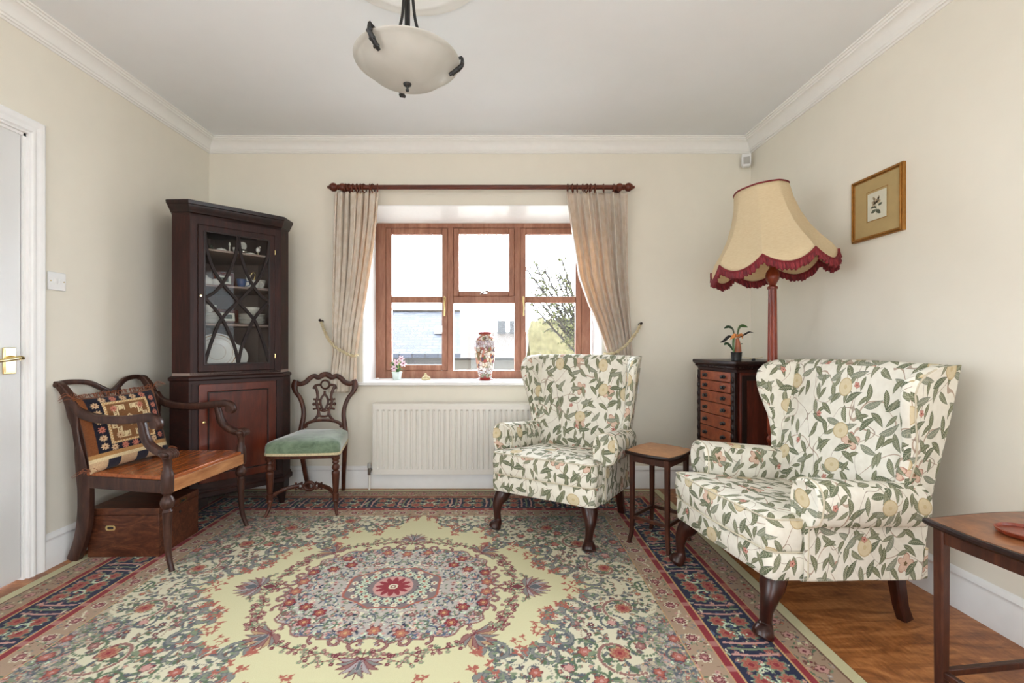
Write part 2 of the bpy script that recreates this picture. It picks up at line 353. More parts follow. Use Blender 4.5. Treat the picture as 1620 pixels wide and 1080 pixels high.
class MB:
    def __init__(s): s.v = []; s.f = []
    def add(s, vs, fs):
        k = len(s.v); s.v += [tuple(v) for v in vs]; s.f += [tuple(i+k for i in f) for f in fs]; return s
    def box(s, c, d, rz=0, rot=None):
        vs = [Vector((x*d[0]/2, y*d[1]/2, z*d[2]/2)) for z in (-1, 1) for y in (-1, 1) for x in (-1, 1)]
        R = rot if rot else Matrix.Rotation(rz, 3, 'Z')
        vs = [R @ v + Vector(c) for v in vs]
        return s.add(vs, [(0, 2, 3, 1), (4, 5, 7, 6), (0, 1, 5, 4), (2, 6, 7, 3), (0, 4, 6, 2), (1, 3, 7, 5)])
    def prism(s, pts, fn, a, b):
        """closed polygon pts [(p,q)], fn(p,q,h)->xyz, from h=a to h=b"""
        n = len(pts); vs = [fn(p, q, a) for p, q in pts]+[fn(p, q, b) for p, q in pts]
        return s.add(vs, [tuple(range(n-1, -1, -1)), tuple(range(n, 2*n))]+[(i, (i+1) % n, n+(i+1) % n, n+i) for i in range(n)])
    def ring(s, outer, inner, fn, a, b):
        n = len(outer)
        vs = [fn(p, q, h) for h in (a, b) for p, q in list(outer)+list(inner)]
        fs = []
        for i in range(n):
            j = (i+1) % n; o0, o1, i0, i1 = i, j, n+i, n+j; O0, O1, I0, I1 = 2*n+i, 2*n+j, 3*n+i, 3*n+j
            fs += [(o0, i0, i1, o1), (O0, O1, I1, I0), (o0, o1, O1, O0), (i0, I0, I1, i1)]
        return s.add(vs, fs)
    def loft(s, rings, cap=True, closed=True):
        n = len(rings[0]); vs = [v for r in rings for v in r]; fs = []
        for k in range(len(rings)-1):
            for i in range(n if closed else n-1):
                j = (i+1) % n; fs.append((k*n+i, k*n+j, (k+1)*n+j, (k+1)*n+i))
        if cap and closed: fs += [tuple(range(n-1, -1, -1)), tuple(range((len(rings)-1)*n, len(rings)*n))]
        return s.add(vs, fs)
    def lathe(s, prof, c=(0, 0, 0), n=24, cap=True, flute=0, fz=(0, 0)):
        rs = []
        for r, z in prof:
            ring = []
            for i in range(n):
                a = 2*PI*i/n; rr = r
                if flute and fz[0] < z < fz[1]: rr = r*(1-.12*(.5+.5*math.cos(flute*a)))
                ring.append((c[0]+rr*math.cos(a), c[1]+rr*math.sin(a), c[2]+z))
            rs.append(ring)
        return s.loft(rs, cap)
    def tube(s, pts, r, n=10, flat=1.0, side=None, cap=True, closed=False):
        """swept round/elliptic section; r: number or list; side: fixed vector for the wide axis; flat: ratio of other axis"""
        pts = [Vector(p) for p in pts]; m_ = len(pts); rs = r if isinstance(r, (list, tuple)) else [r]*m_
        rings = []; prev = None
        for k, p in enumerate(pts):
            if closed: t = pts[(k+1) % m_]-pts[k-1]
            else: t = pts[min(k+1, m_-1)]-pts[max(k-1, 0)]
            if t.length < 1e-9: t = Vector((0, 0, 1))
            t.normalize()
            if side is not None: a = Vector(side)-t*Vector(side).dot(t)
            elif prev is None: a = t.orthogonal()
            else: a = prev-t*prev.dot(t)
            if a.length < 1e-6: a = t.orthogonal()
            a.normalize(); prev = a; b = t.cross(a)
            ra, rb = (rs[k] if isinstance(rs[k], tuple) else (rs[k], rs[k]*flat))
            rings.append([tuple(p+a*(ra*math.cos(2*PI*i/n))+b*(rb*math.sin(2*PI*i/n))) for i in range(n)])
        if closed: rings.append(rings[0]); cap = False
        return s.loft(rings, cap)
    def bar(s, pts, hw, hh, side):
        """swept rectangular section; side: unit vector of half-width hw (number or list); hh the other half"""
        pts = [Vector(p) for p in pts]; m_ = len(pts); S = Vector(side); rings = []
        for k, p in enumerate(pts):
            t = (pts[min(k+1, m_-1)]-pts[max(k-1, 0)]).normalized(); a = (S-t*S.dot(t)).normalized(); b = t.cross(a)
            w_ = hw[k] if isinstance(hw, (list, tuple)) else hw; h_ = hh[k] if isinstance(hh, (list, tuple)) else hh
            c_ = .75
            rings.append([tuple(p+a*(x*w_)+b*(y*h_)) for x, y in ((-1, -c_), (-c_, -1), (c_, -1), (1, -c_), (1, c_), (c_, 1), (-c_, 1), (-1, c_))])
        return s.loft(rings)
    def ball(s, c, r, n=14, sz=(1, 1, 1)):
        rings = []
        for k in range(1, n):
            a = PI*k/n; rings.append([(c[0]+r*sz[0]*math.sin(a)*math.cos(2*PI*i/(n*2)), c[1]+r*sz[1]*math.sin(a)*math.sin(2*PI*i/(n*2)), c[2]-r*sz[2]*math.cos(a)) for i in range(n*2)])
        return s.loft(rings)
    def grid(s, fn, nu, nv):
        vs = [fn(u/nu, v/nv) for v in range(nv+1) for u in range(nu+1)]
        return s.add(vs, [(v*(nu+1)+u, v*(nu+1)+u+1, (v+1)*(nu+1)+u+1, (v+1)*(nu+1)+u) for v in range(nv) for u in range(nu)])
    def xf(s, Mx): s.v = [tuple(Mx @ Vector(v)) for v in s.v]; return s
    def build(s, name, mat, parent=None, ang=38, bevel=0, seg=2, sub=0, solid=0, uv=False, loc=None, rz=0):
        me = bpy.data.meshes.new(name); me.from_pydata(s.v, [], s.f); me.validate()
        me.materials.append(M[mat] if isinstance(mat, str) else mat)
        import bmesh
        bm = bmesh.new(); bm.from_mesh(me); bmesh.ops.recalc_face_normals(bm, faces=bm.faces); bm.to_mesh(me); bm.free()
        me.shade_smooth()
        if ang < 180: me.set_sharp_from_angle(angle=math.radians(ang))
        if uv:
            ul = me.uv_layers.new(name='UVMap'); co = me.vertices
            off = (random.uniform(0, 5), random.uniform(0, 5)) if uv is True else uv
            for p in me.polygons:
                n_ = p.normal; ax = max(range(3), key=lambda k: abs(n_[k])*(1.0 if k != 2 else .9))
                for li in p.loop_indices:
                    c = co[me.loops[li].vertex_index].co
                    q = (c.y, c.z) if ax == 0 else ((c.x, c.z) if ax == 1 else (c.x, c.y))
                    ul.data[li].uv = (q[0]+off[0], q[1]+off[1])
        o = bpy.data.objects.new(name, me); scn.collection.objects.link(o)
        if parent: o.parent = parent
        if loc: o.location = loc
        if rz: o.rotation_euler = (0, 0, rz)
        if solid: md = o.modifiers.new('solid', 'SOLIDIFY'); md.thickness = solid; md.offset = 0
        if bevel: md = o.modifiers.new('bevel', 'BEVEL'); md.width = bevel; md.segments = seg; md.limit_method = 'ANGLE'; md.angle_limit = math.radians(40)
        if sub: md = o.modifiers.new('sub', 'SUBSURF'); md.levels = sub; md.render_levels = sub
        return o
XY = lambda p, q, h: (p, q, h)
XZ = lambda p, q, h: (p, h, q)
YZ = lambda p, q, h: (h, p, q)
def cat(pts, n=8, closed=False):
    """Catmull-Rom through points"""
    P_ = [Vector(p) for p in pts]; out = []; m_ = len(P_)
    rng = range(m_ if closed else m_-1)
    for i in rng:
        if closed: a, b, c, d = P_[i-1], P_[i], P_[(i+1) % m_], P_[(i+2) % m_]
        else: a, b, c, d = P_[max(i-1, 0)], P_[i], P_[i+1], P_[min(i+2, m_-1)]
        for k in range(n):
            t = k/n; out.append(.5*((2*b)+(c-a)*t+(2*a-5*b+4*c-d)*t*t+(3*b-3*c+d-a)*t**3))
    if not closed: out.append(P_[-1])
    return out
def interp(tab, x):
    for (a, b), (c, d) in zip(tab, tab[1:]):
        if x <= c: return b+(d-b)*(x-a)/(c-a) if c > a else d
    return tab[-1][1]
def struct(mb, name, mat, **k): return tag(mb.build(name, mat, **k), kind='structure')

# ------------------------------------------------------------------ room shell
XL, XR, YB, YR, H = -2.117, 1.825, 3.31, -1.75, 2.52
T = .45
WX0, WX1, WZ0, WZ1, YW = -1.0, .745, .745, 2.057, 3.64     # window opening, plane of the window frame
struct(MB().box(((XL+XR)/2, (YB+YR)/2, -.05), (XR-XL+.6, YB-YR+.6, .1)), 'floor', 'floor')
struct(MB().box(((XL+XR)/2, (YB+YR)/2, H+.05), (XR-XL+.6, YB-YR+.6, .1)), 'ceiling', 'ceiling')
b = MB()
b.box(((XL-.3+WX0)/2, YB+T/2, H/2), (WX0-XL+.3, T, H)); b.box(((XR+.3+WX1)/2, YB+T/2, H/2), (XR+.3-WX1, T, H))
b.box(((WX0+WX1)/2, YB+T/2, WZ0/2), (WX1-WX0, T, WZ0))
b.prism([(YB, WZ1), (YW+.0, 2.016), (YB+T, 2.016), (YB+T, H), (YB, H)], YZ, WX0, WX1)
struct(b, 'wall_back', 'wall')
b = MB(); DY0, DY1, DZ = 1.245, 2.033, 1.985
SY0, SY1, SZ0, SZ1 = -1.5, .8, .6, 2.1      # openings for the side windows added behind the camera
def side_wall(b, X_, y1):
    b.box((X_, (YR+SY0)/2, H/2), (.15, SY0-YR, H)); b.box((X_, (SY1+y1)/2, H/2), (.15, y1-SY1, H))
    b.box((X_, (SY0+SY1)/2, SZ0/2), (.15, SY1-SY0, SZ0)); b.box((X_, (SY0+SY1)/2, (SZ1+H)/2), (.15, SY1-SY0, H-SZ1))
side_wall(b, XL-.075, DY0); b.box((XL-.075, (DY1+YB)/2, H/2), (.15, YB-DY1, H)); b.box((XL-.075, (DY0+DY1)/2, (DZ+H)/2), (.15, DY1-DY0, H-DZ))
struct(b, 'wall_left', 'wall')
b = MB(); side_wall(b, XR+.075, YB); struct(b, 'wall_right', 'wall')
b = MB(); PX0, PX1, PZ = -.65, .35, 2.2
b.box(((XL-.1+PX0)/2, YR-.1, H/2), (PX0-XL+.1, .2, H)); b.box(((XR+.1+PX1)/2, YR-.1, H/2), (XR+.1-PX1, .2, H)); b.box(((PX0+PX1)/2, YR-.1, (PZ+H)/2), (PX1-PX0, .2, H-PZ))
struct(b, 'wall_front', 'wall')
# patio window added unseen behind the camera to light the room
wn = thing('window_2', None, None, ((PX0+PX1)/2, YR-.1, 0)); del_ = tag(wn, kind='structure')
b = MB(); W2 = (PX1-PX0)/2
b.box((0, 0, .04), (2*W2, .07, .08)); b.box((0, 0, PZ-.03), (2*W2, .07, .06))
for x in (-W2+.03, 0, W2-.03): b.box((x, 0, PZ/2), (.06, .065, PZ-.02))
b.build('frame', 'winwood', wn, bevel=.004)
MB().box((0, 0, PZ/2), (2*W2-.02, .006, PZ-.1)).build('pane', 'glass', wn)
for k_, X_ in ((3, XL-.075), (4, XR+.075)):  # side windows added out of view to brighten the side walls
    wn = tag(thing('window_%d' % k_, None, None, (X_, (SY0+SY1)/2, 0)), kind='structure')
    b = MB(); hy_ = (SY1-SY0)/2
    for y in (-hy_+.025, 0, hy_-.025): b.box((0, y, (SZ0+SZ1)/2), (.06, .05, SZ1-SZ0))
    for z in (SZ0+.025, SZ1-.025): b.box((0, 0, z), (.058, 2*hy_, .05))
    b.build('frame', 'winwood', wn, bevel=.004)
    MB().box((0, 0, (SZ0+SZ1)/2), (.006, 2*hy_-.02, SZ1-SZ0-.02)).build('pane', 'glass', wn)
# baseboards: profile swept
BP = [(0, 0), (.018, 0), (.018, .115), (.013, .122), (.013, .13), (.017, .137), (.012, .15), (.005, .158), (0, .16)]
def base(name, x0, y0, x1, y1, nx, ny):
    bb = MB(); L = [(x0+nx*d, y0+ny*d, z) for d, z in BP]; R_ = [(x1+nx*d, y1+ny*d, z) for d, z in BP]
    bb.loft([L, R_]); struct(bb, name, 'trim')
base('baseboard_back', XL, YB, XR, YB, 0, -1)
base('baseboard_left', XL, 2.1, XL, YB, 1, 0)
base('baseboard_left_front', XL, YR, XL, 1.145, 1, 0)
base('baseboard_right', XR, YR, XR, YB, -1, 0)
base('baseboard_front', XL, YR, PX0-.02, YR, 0, 1)
base('baseboard_front_right', PX1+.02, YR, XR, YR, 0, 1)
# cornice
CP = [(0, -.09), (.006, -.09), (.01, -.083), (.018, -.082), (.02, -.074), (.026, -.07), (.034, -.05), (.046, -.034), (.062, -.025), (.072, -.023), (.075, -.016), (.083, -.015), (.086, -.007), (.095, -.006), (.097, 0), (0, 0)]
def corn(name, a, bq):
    rr = []
    for (x, y, sx, sy) in (a, bq): rr.append([(x+sx*d, y+sy*d, H+z) for d, z in CP])
    struct(MB().loft(rr), name, 'plaster', ang=25)
corn('trim_1', (XL, YB, 1, -1), (XR, YB, -1, -1))
corn('trim_2', (XL, YR, 1, 1), (XL, YB, 1, -1))
corn('trim_3', (XR, YR, -1, 1), (XR, YB, -1, -1))
corn('trim_4', (XL, YR, 1, 1), (XR, YR, -1, 1))
# door and architrave on the left wall
dr = tag(thing('door_1', None, None, (XL-.006, (DY0+DY1)/2, 0)), kind='structure')
MB().box((-.022, 0, DZ/2+.002), (.04, DY1-DY0-.03, DZ-.014)).build('door_leaf', 'door', dr, bevel=.003)
hy = 1.966-(DY0+DY1)/2
hd = MB().box((.003, hy, .975), (.008, .052, .115)).build('handle_plate', 'brass', dr, bevel=.003)
b = MB().box((.007, hy, .975), (.004, .04, .1)); b.lathe([(.003, 0), (.003, .002)], (.009, hy, .93))
b.build('plate_field', 'brass', hd, bevel=.002)
b = MB().tube([(.006, hy, .985), (.03, hy, .985), (.052, hy, .986)], [.014, .009, .009], 12)
b.tube(cat([(.052, hy+.008, .986), (.058, hy-.01, .988), (.058, hy-.05, .982), (.056, hy-.09, .978), (.054, hy-.112, .984)]), [.009]*10+[.0075]*18+[.009]*5, 12)
b.build('door_handle', 'brass', dr)
b = MB()
for z0, z1, y0, y1 in ((0, DZ, DY0-.0, DY0+.015), (0, DZ, DY1-.012, DY1+.003), (DZ-.012, DZ+.003, DY0, DY1)):
    b.box((XL-.075, (y0+y1)/2, (z0+z1)/2), (.15, y1-y0, z1-z0))
struct(b, 'trim_5', 'trim')
AP = [(0, 0), (.012, 0), (.014, .005), (.010, .009), (.017, .015), (.019, .022), (.010, .026), (.010, .037), (.014, .045), (.019, .053), (.021, .064), (.018, .070), (0, .072)]
b = MB(); rr = []
for (y, z, sy, sz) in ((DY1, 0, 1, 0), (DY1, DZ, 1, 1), (DY0, DZ, -1, 1), (DY0, 0, -1, 0)):
    rr.append([(XL+h, y+sy*d, z+sz*d) for h, d in AP])
b.loft(rr); struct(b, 'trim_6', 'trim', ang=25)
# ------------------------------------------------------------------ window
wi = tag(thing('window_1', None, None, (0, YW, 0)), kind='structure')
zb, zt = .772, 2.018
def wp(px): return (px-CX)/F*YW
def wz(py): return HC-(py-CY)/F*YW
x0, x1 = wp(592), wp(935); m1a, m1b, m2a, m2b = wp(708), wp(717), wp(814), wp(823)
b = MB(); fd = .09
b.box(((x0+wp(610))/2, fd/2, (zb+zt)/2), (wp(610)-x0, fd, zt-zb)); b.box(((x1+wp(920))/2, fd/2, (zb+zt)/2), (x1-wp(920), fd, zt-zb))
b.box(((x0+x1)/2, fd/2, zt-.022), (x1-x0, fd-.002, .044)); b.box(((x0+x1)/2, fd/2, zb+.03), (x1-x0, fd-.002, .06))
b.box(((m1a+m1b)/2, fd/2, (zb+zt)/2), (m1b-m1a, fd-.004, zt-zb-.02)); b.box(((m2a+m2b)/2, fd/2, (zb+zt)/2), (m2b-m2a, fd-.004, zt-zb-.02))
b.box(((m1b+m2a)/2, fd/2, wz(473.5)), (m2a-m1b, fd-.006, wz(468.5)-wz(479)))
b.build('frame', 'winwood', wi, bevel=.005)
def sash(nm, xa, xb, za, zc, t=.042, midz=None, bot=None):
    s_ = MB(); y = .03; bt = bot or t
    s_.box(((xa+xa+t)/2, y, (za+zc)/2), (t, .05, zc-za)); s_.box(((xb+xb-t)/2, y, (za+zc)/2), (t, .05, zc-za))
    s_.box(((xa+xb)/2, y, zc-t/2), (xb-xa-2*t, .048, t)); s_.box(((xa+xb)/2, y, za+bt/2), (xb-xa-2*t, .048, bt))
    if midz: s_.box(((xa+xb)/2, y, midz), (xb-xa-2*t, .046, .05))
    o = s_.build('sash', 'winwood', wi, bevel=.006)
    g = MB().box(((xa+xb)/2, y+.004, (za+zc)/2), (xb-xa-2*t+.01, .006, zc-za-2*t+.01)).build('pane', 'glass', o)
    return o
za, zc = zb+.06, zt-.044
s1 = sash('a', wp(610), m1a, za, zc, .047, wz(473.5))
s3 = sash('c', m2b, wp(920), za, zc, .047, wz(473.5))
s2 = sash('b', m1b, m2a, wz(468.5), zc, .045)
MB().box(((m1b+m2a)/2, .04, (za+wz(479))/2), (m2a-m1b, .006, wz(479)-za)).build('pane', 'glass', wi)
for px in (703.5, 828):
    h_ = MB(); X_ = wp(px)
    h_.box((X_, -.002, wz(474)), (.014, .008, .05)); h_.tube(cat([(X_, -.02, wz(470)), (X_, -.03, wz(478)), (X_+.002, -.028, wz(490)), (X_, -.026, wz(500))]), [.006]*25, 8, .6)
    h_.tube([(X_, 0, wz(472)), (X_, -.024, wz(471))], .006, 8)
    h_.build('window_handle', 'brass', wi)
h_ = MB(); X_ = wp(766)
h_.box((X_, -.002, wz(463.5)), (.05, .008, .012)); h_.tube(cat([(X_-.03, -.02, wz(466)), (X_, -.024, wz(462)), (X_+.03, -.02, wz(460))]), .005, 8, .7); h_.tube([(X_, 0, wz(463)), (X_, -.022, wz(463))], .005, 8)
h_.build('window_handle', 'chrome', wi)
b = MB().prism([(YB-.04, .748), (YB-.045, .757), (YB-.04, .768), (YB, .77), (YW+.02, .771), (YW+.02, .745), (YB, .745)], YZ, -1.045, .79)
# notch the sill's ears back to the wall with a separate shape inside the opening
b = MB().box((-.1275, YB-.02, .7585), (1.835, .04, .023)); b.box((-.1275, (YB+YW)/2+.005, .7585), (WX1-WX0-.002, YW-YB+.01, .023))
struct(b, 'window_sill_trim', 'sill', bevel=.004).name = 'trim_7'
# white painted reveals; soffit lining whitened to stand in for light off the sill
b = MB().box((WX0+.004, (YB+YW)/2, 1.39), (.008, YW-YB, 1.24)); b.box((WX1-.004, (YB+YW)/2, 1.39), (.008, YW-YB, 1.24))
b.prism([(YB+.001, WZ1-.001), (YW, 2.015), (YW, 2.010), (YB+.001, WZ1-.006)], YZ, WX0+.008, WX1-.008)
struct(b, 'trim_8', 'sill')

# ------------------------------------------------------------------ curtain pole, rings, curtains, tie-backs
YC = 3.215
pz = HC+247/F*YC
def cx_(px, Y=YC): return (px-CX)/F*Y
po = thing('curtain_pole', 'long dark wooden curtain pole with turned ball ends above the window', 'curtain pole', (cx_(760), YC, pz))
xa, xb = cx_(528)-cx_(760), cx_(994)-cx_(760)
MB().tube([(xa, 0, 0), (xb, 0, 0)], .0165, 16).build('pole', 'polewood', po)
fin = [(.006, -.045), (.012, -.04), (.008, -.034), (.018, -.028), (.029, -.012), (.031, 0), (.027, .014), (.016, .024), (.02, .03), (.02, .036), (.013, .04)]
for sx, X_ in ((1, xa), (-1, xb)):
    b = MB().lathe([(r, z) for r, z in fin], n=20); b.xf(Matrix.Translation((X_, 0, 0)) @ Matrix.Rotation(PI/2*sx, 4, 'Y'))
    b.build('finial', 'polewood', po)
    b = MB().ball((X_+sx*.062, 0, 0), .028); b.tube([(X_+sx*.062, 0, 0), (X_+sx*.062, YB-YC, 0)], .013, 12); b.tube([(X_+sx*.062, YB-YC-.015, 0), (X_+sx*.062, YB-YC, 0)], .03, 20)
    b.build('bracket', 'polewood', po)
def rings(pxs, label, grp):
    first = None
    for px in pxs:
        X_ = cx_(px)
        if first is None:
            b = MB().tube([(.0, .0285*math.cos(2*PI*i/24), .0285*math.sin(2*PI*i/24)) for i in range(24)], .0048, 8, closed=True)
            first = b.build('curtain_ring', 'polewood', loc=(X_, YC, pz-.008)); tag(first, label, 'curtain ring', grp); o = first
            b = MB().tube([(.0, .006*math.cos(2*PI*i/12), -.036+.006*math.sin(2*PI*i/12)) for i in range(12)], .0014, 6, closed=True)
            b.build('eyelet', 'brass', first)
        else:
            o = copy_tree(first); o.location.x = X_
        o.rotation_euler = (random.uniform(-.06, .06), 0, random.uniform(-.35, .35))
rings([548, 553, 559, 565, 571, 576, 585, 590, 597], 'dark wooden ring carrying the left-hand curtain', 'rings of the left curtain')
rings([898, 906, 913, 922, 928, 934, 941, 955, 971], 'dark wooden ring carrying the right-hand curtain', 'rings of the right curtain')
def curtain(outer, inner, pleats, label, seed):
    """outer/inner: tables py -> px of the two edges"""
    rnd = random.Random(seed); ph = [rnd.uniform(0, 6.28) for _ in range(6)]
    ytop, ybot = 304, 621
    def fn(u, v):
        py = ytop+(ybot-ytop)*v
        a, c = interp(outer, py), interp(inner, py)
        z = HC-(py-CY)/F*YC
        tie = math.exp(-((py-558)/26)**2)
        wv = u+.012*math.sin(9*u*PI+ph[0]+3*v)
        X_ = cx_(a+(c-a)*wv)
        head = max(0, 1-(v/.1))
        amp = .026*(1-.55*tie)*(1-.35*head)
        p = 2*PI*pleats*u
        y = amp*(math.sin(p+ph[1]+.8*math.sin(2.5*v+ph[2]))+.35*math.sin(2*p+ph[3]+v*2))+.008*math.sin(5*v+ph[4]+7*u)
        X_ += .006*math.cos(p+ph[1])*(1-tie*.5)
        if py > 570: X_ += .004*math.sin(v*60)*0
        bulge = -.012*math.exp(-((py-520)/40)**2)*math.sin(PI*u)
        return (X_, YC+.004+y+bulge+.01*tie+.022*v, z)
    b = MB().grid(fn, pleats*16, 80)
    o = b.build('curtain', 'curtain', ang=180, solid=.003); return tag(o, label, 'curtain')
curtain([(304, 529), (500, 525), (558, 523), (621, 517)], [(304, 600), (350, 597), (406, 590), (450, 583), (500, 574), (540, 566), (560, 562), (621, 562)], 7,
        'cream damask curtain tied back on the left of the window', 1)
curtain([(304, 991), (430, 995), (500, 999), (560, 1003), (621, 1007)], [(304, 895), (374, 905), (437, 915), (480, 930), (500, 939), (540, 955), (560, 962), (621, 962)], 8,
        'cream damask curtain tied back on the right of the window', 2)
def tieback(pts, hook, label):
    t = thing('curtain_tieback', label, 'curtain tie-back', (cx_(hook[0], YB-.02), YB-.02, HC-(hook[1]-CY)/F*YB))
    L = t.location; path = cat([P(px, py, Y)-L for px, py, Y in pts], 10)
    for q in range(2):
        strand = []
        for k, p in enumerate(path):
            tt = (path[min(k+1, len(path)-1)]-path[max(0, k-1)]).normalized(); a = tt.orthogonal().normalized(); c = tt.cross(a)
            th = k*.75+q*PI; strand.append(p+(a*math.cos(th)+c*math.sin(th))*.0055)
        MB().tube(strand, .0062, 8).build('cord', 'rope', t)
    b = MB().tube([(0, .02, 0), (0, 0, 0), (0, -.02, .004)], [.011, .006, .006], 10); b.ball((0, -.024, .006), .01, 8)
    b.build('hook', 'mahog_dark', t)
tieback([(508, 509, 3.285), (513, 522, 3.24), (520, 537, 3.19), (531, 549, 3.165), (546, 558, 3.15), (560, 563, 3.15), (566, 561, 3.19)], (508, 508), 'twisted cream cord holding back the left curtain')
tieback([(1013, 514, 3.285), (1008, 524, 3.24), (999, 536, 3.185), (987, 549, 3.165), (973, 558, 3.15), (961, 560, 3.15), (956, 559, 3.19)], (1013, 513), 'twisted cream cord holding back the right curtain')

# ------------------------------------------------------------------ radiator
rx0, rx1, rz0, rz1, ry = -.896, .40, .127, .626, 3.205
rad = thing('radiator', 'white panel radiator on the wall below the window', 'radiator', ((rx0+rx1)/2, ry, 0))
hw = (rx1-rx0)/2
prof = []; x = -hw+.02; prof.append((-hw, .004)); prof.append((-hw+.008, 0)); prof.append((-hw+.02, 0))
pitch = .0394; nf = int((2*hw-.04)/pitch)
for i in range(nf):
    s_ = -hw+.02+i*pitch; prof += [(s_+.006, 0), (s_+.010, .012), (s_+.019, .012), (s_+.023, .001), (s_+.027, 0)]
prof += [(hw-.008, 0), (hw, .004)]
def radrow(z, k): return [(x_, y_*k, z) for x_, y_ in prof]
b = MB().loft([radrow(rz0, 0), radrow(rz0+.036, 0), radrow(rz0+.05, 1), radrow(rz1-.055, 1), radrow(rz1-.042, 0), radrow(rz1-.004, 0), [(x_, .01, rz1) for x_, y_ in prof], [(x_, .07, rz1) for x_, y_ in prof], [(x_, .07, rz0) for x_, y_ in prof], radrow(rz0, 0)], cap=False, closed=False)
b.build('panel', 'radiator', rad, ang=30)
MB().box((-hw-.001, .037, (rz0+rz1)/2), (.004, .072, rz1-rz0+.004)).build('side_cover', 'radiator', rad, bevel=.002)
MB().box((hw+.001, .037, (rz0+rz1)/2), (.004, .072, rz1-rz0+.004)).build('side_cover', 'radiator', rad, bevel=.002)
for sx in (-1, 1):
    b = MB().tube([(sx*(hw-.01), .03, rz0+.03), (sx*(hw+.033), .03, rz0+.03)], .008, 12); b.tube([(sx*(hw+.033), .03, rz0-.01), (sx*(hw+.033), .03, rz0+.04)], .012, 12)
    v = b.build('valve', 'chrome', rad)
    MB().lathe([(.013, 0), (.015, .006), (.013, .03), (.008, .034)], (sx*(hw+.033), .03, rz0+.04), 14).build('valve_cap', 'greyplastic', v)
    MB().tube([(sx*(hw+.033), .03, 0), (sx*(hw+.033), .03, rz0)], .0075, 12).build('pipe', 'radiator', rad)
for sx in (-.5, .5): MB().box((sx, .0875, .4), (.04, .035, .3)).build('wall_bracket', 'radiator', rad)

# ------------------------------------------------------------------ small wall fittings
sw = thing('light_switch', 'white double light switch on the left wall beside the door', 'light switch', (XL, 2.168, 1.345))
MB().box((.0045, 0, 0), (.009, .086, .086)).build('plate', 'plastic', sw, bevel=.003)
for y in (-.011, .011):
    rk = MB().box((0, 0, 0), (.008, .013, .026)); rk.xf(Matrix.Translation((.011, y, 0)) @ Matrix.Rotation(.16, 4, 'Y')); rk.build('rocker', 'plastic', sw, bevel=.001)
for y in (-.032, .032): MB().tube([(.007, y, 0), (.0098, y, 0)], .003, 10).build('screw', 'brass', sw)
so = thing('wall_socket', 'small white socket plate on the wall behind the armchair nearest the window', 'wall socket', (.967, YB, .728))
MB().box((0, -.005, 0), (.086, .01, .086)).build('plate', 'plastic', so, bevel=.003)
MB().tube([(0, -.008, 0), (0, -.014, 0)], .008, 12).build('outlet', 'greyplastic', so)
al = thing('alarm_sensor', 'small white alarm sensor up in the right corner beneath the cornice', 'alarm sensor', P(1180.5, 254, 3.25), -.35)
MB().prism([(-.03, .045), (.03, .045), (.03, -.03), (.022, -.045), (-.022, -.045), (-.03, -.03)], XZ, -.018, .024).build('body', 'plastic', al, bevel=.004)
MB().box((0, -.0185, -.004), (.04, .003, .05)).build('lens', 'greyplastic', al, bevel=.001)
# framed print on the right wall
pf = thing('picture_frame', 'gilt-framed small flower print hanging on the right wall', 'framed picture', (XR, 2.194, 1.715))
W_, H_ = .15, .155
def rect(a, c): return [(-a, -c), (a, -c), (a, c), (-a, c)]
fx = lambda p, q, h: (-h, p, q)
b = MB(); b.ring(rect(W_, H_), rect(W_-.006, H_-.006), fx, 0, .016); b.ring(rect(W_-.006, H_-.006), rect(W_-.013, H_-.013), fx, 0, .022)
b.ring(rect(W_-.013, H_-.013), rect(W_-.018, H_-.018), fx, 0, .014); b.build('frame', 'gold', pf, bevel=.0015)
MB().box((-.006, 0, 0), (.008, 2*W_-.03, 2*H_-.03)).build('mount', 'mount', pf)
MB().ring(rect(.062, .074), rect(.0595, .0715), fx, .0095, .0108).build('mount_line', 'gold', pf).location = (0, -.003, .004)
pr = MB().box((-.0107, -.003, .0), (.0012, .108, .132)).build('print', 'paper', pf)
def spray(parent, name, mat, items, x=-.0117):
    b = MB()
    for (y, z, L, wd, a) in items:
        n = 10; out = [(math.cos(a)*t*L-math.sin(a)*s_*wd*math.sin(PI*t)**.8, math.sin(a)*t*L+math.cos(a)*s_*wd*math.sin(PI*t)**.8) for s_, ts in ((1, range(n+1)), (-1, range(n-1, 0, -1))) for t in [k/n for k in ts]]
        b.prism([(p+y, q+z) for p, q in out], fx, -x-.0004, -x)
    return b.build(name, mat, parent)
spray(pr, 'printed_leaves', 'ink', [(.0, -.02, .034, .009, 2.4+1.5), (.0, -.02, .032, .008, -.3), (0, -.045, .05, .0015, 1.57), (.004, .0, .03, .006, -.2), (-.01, -.002, .026, .006, 2.9), (0, -.012, .022, .005, .7)])
spray(pr, 'printed_petals', 'inkpale', [(0, .01, .03, .008, .4), (0, .01, .03, .009, 1.2), (0, .01, .032, .008, 2.1), (0, .012, .028, .008, 2.9), (0, .01, .026, .007, -.3), (-.012, .024, .02, .006, 1.8), (.008, .028, .02, .006, 1)], -.0119)

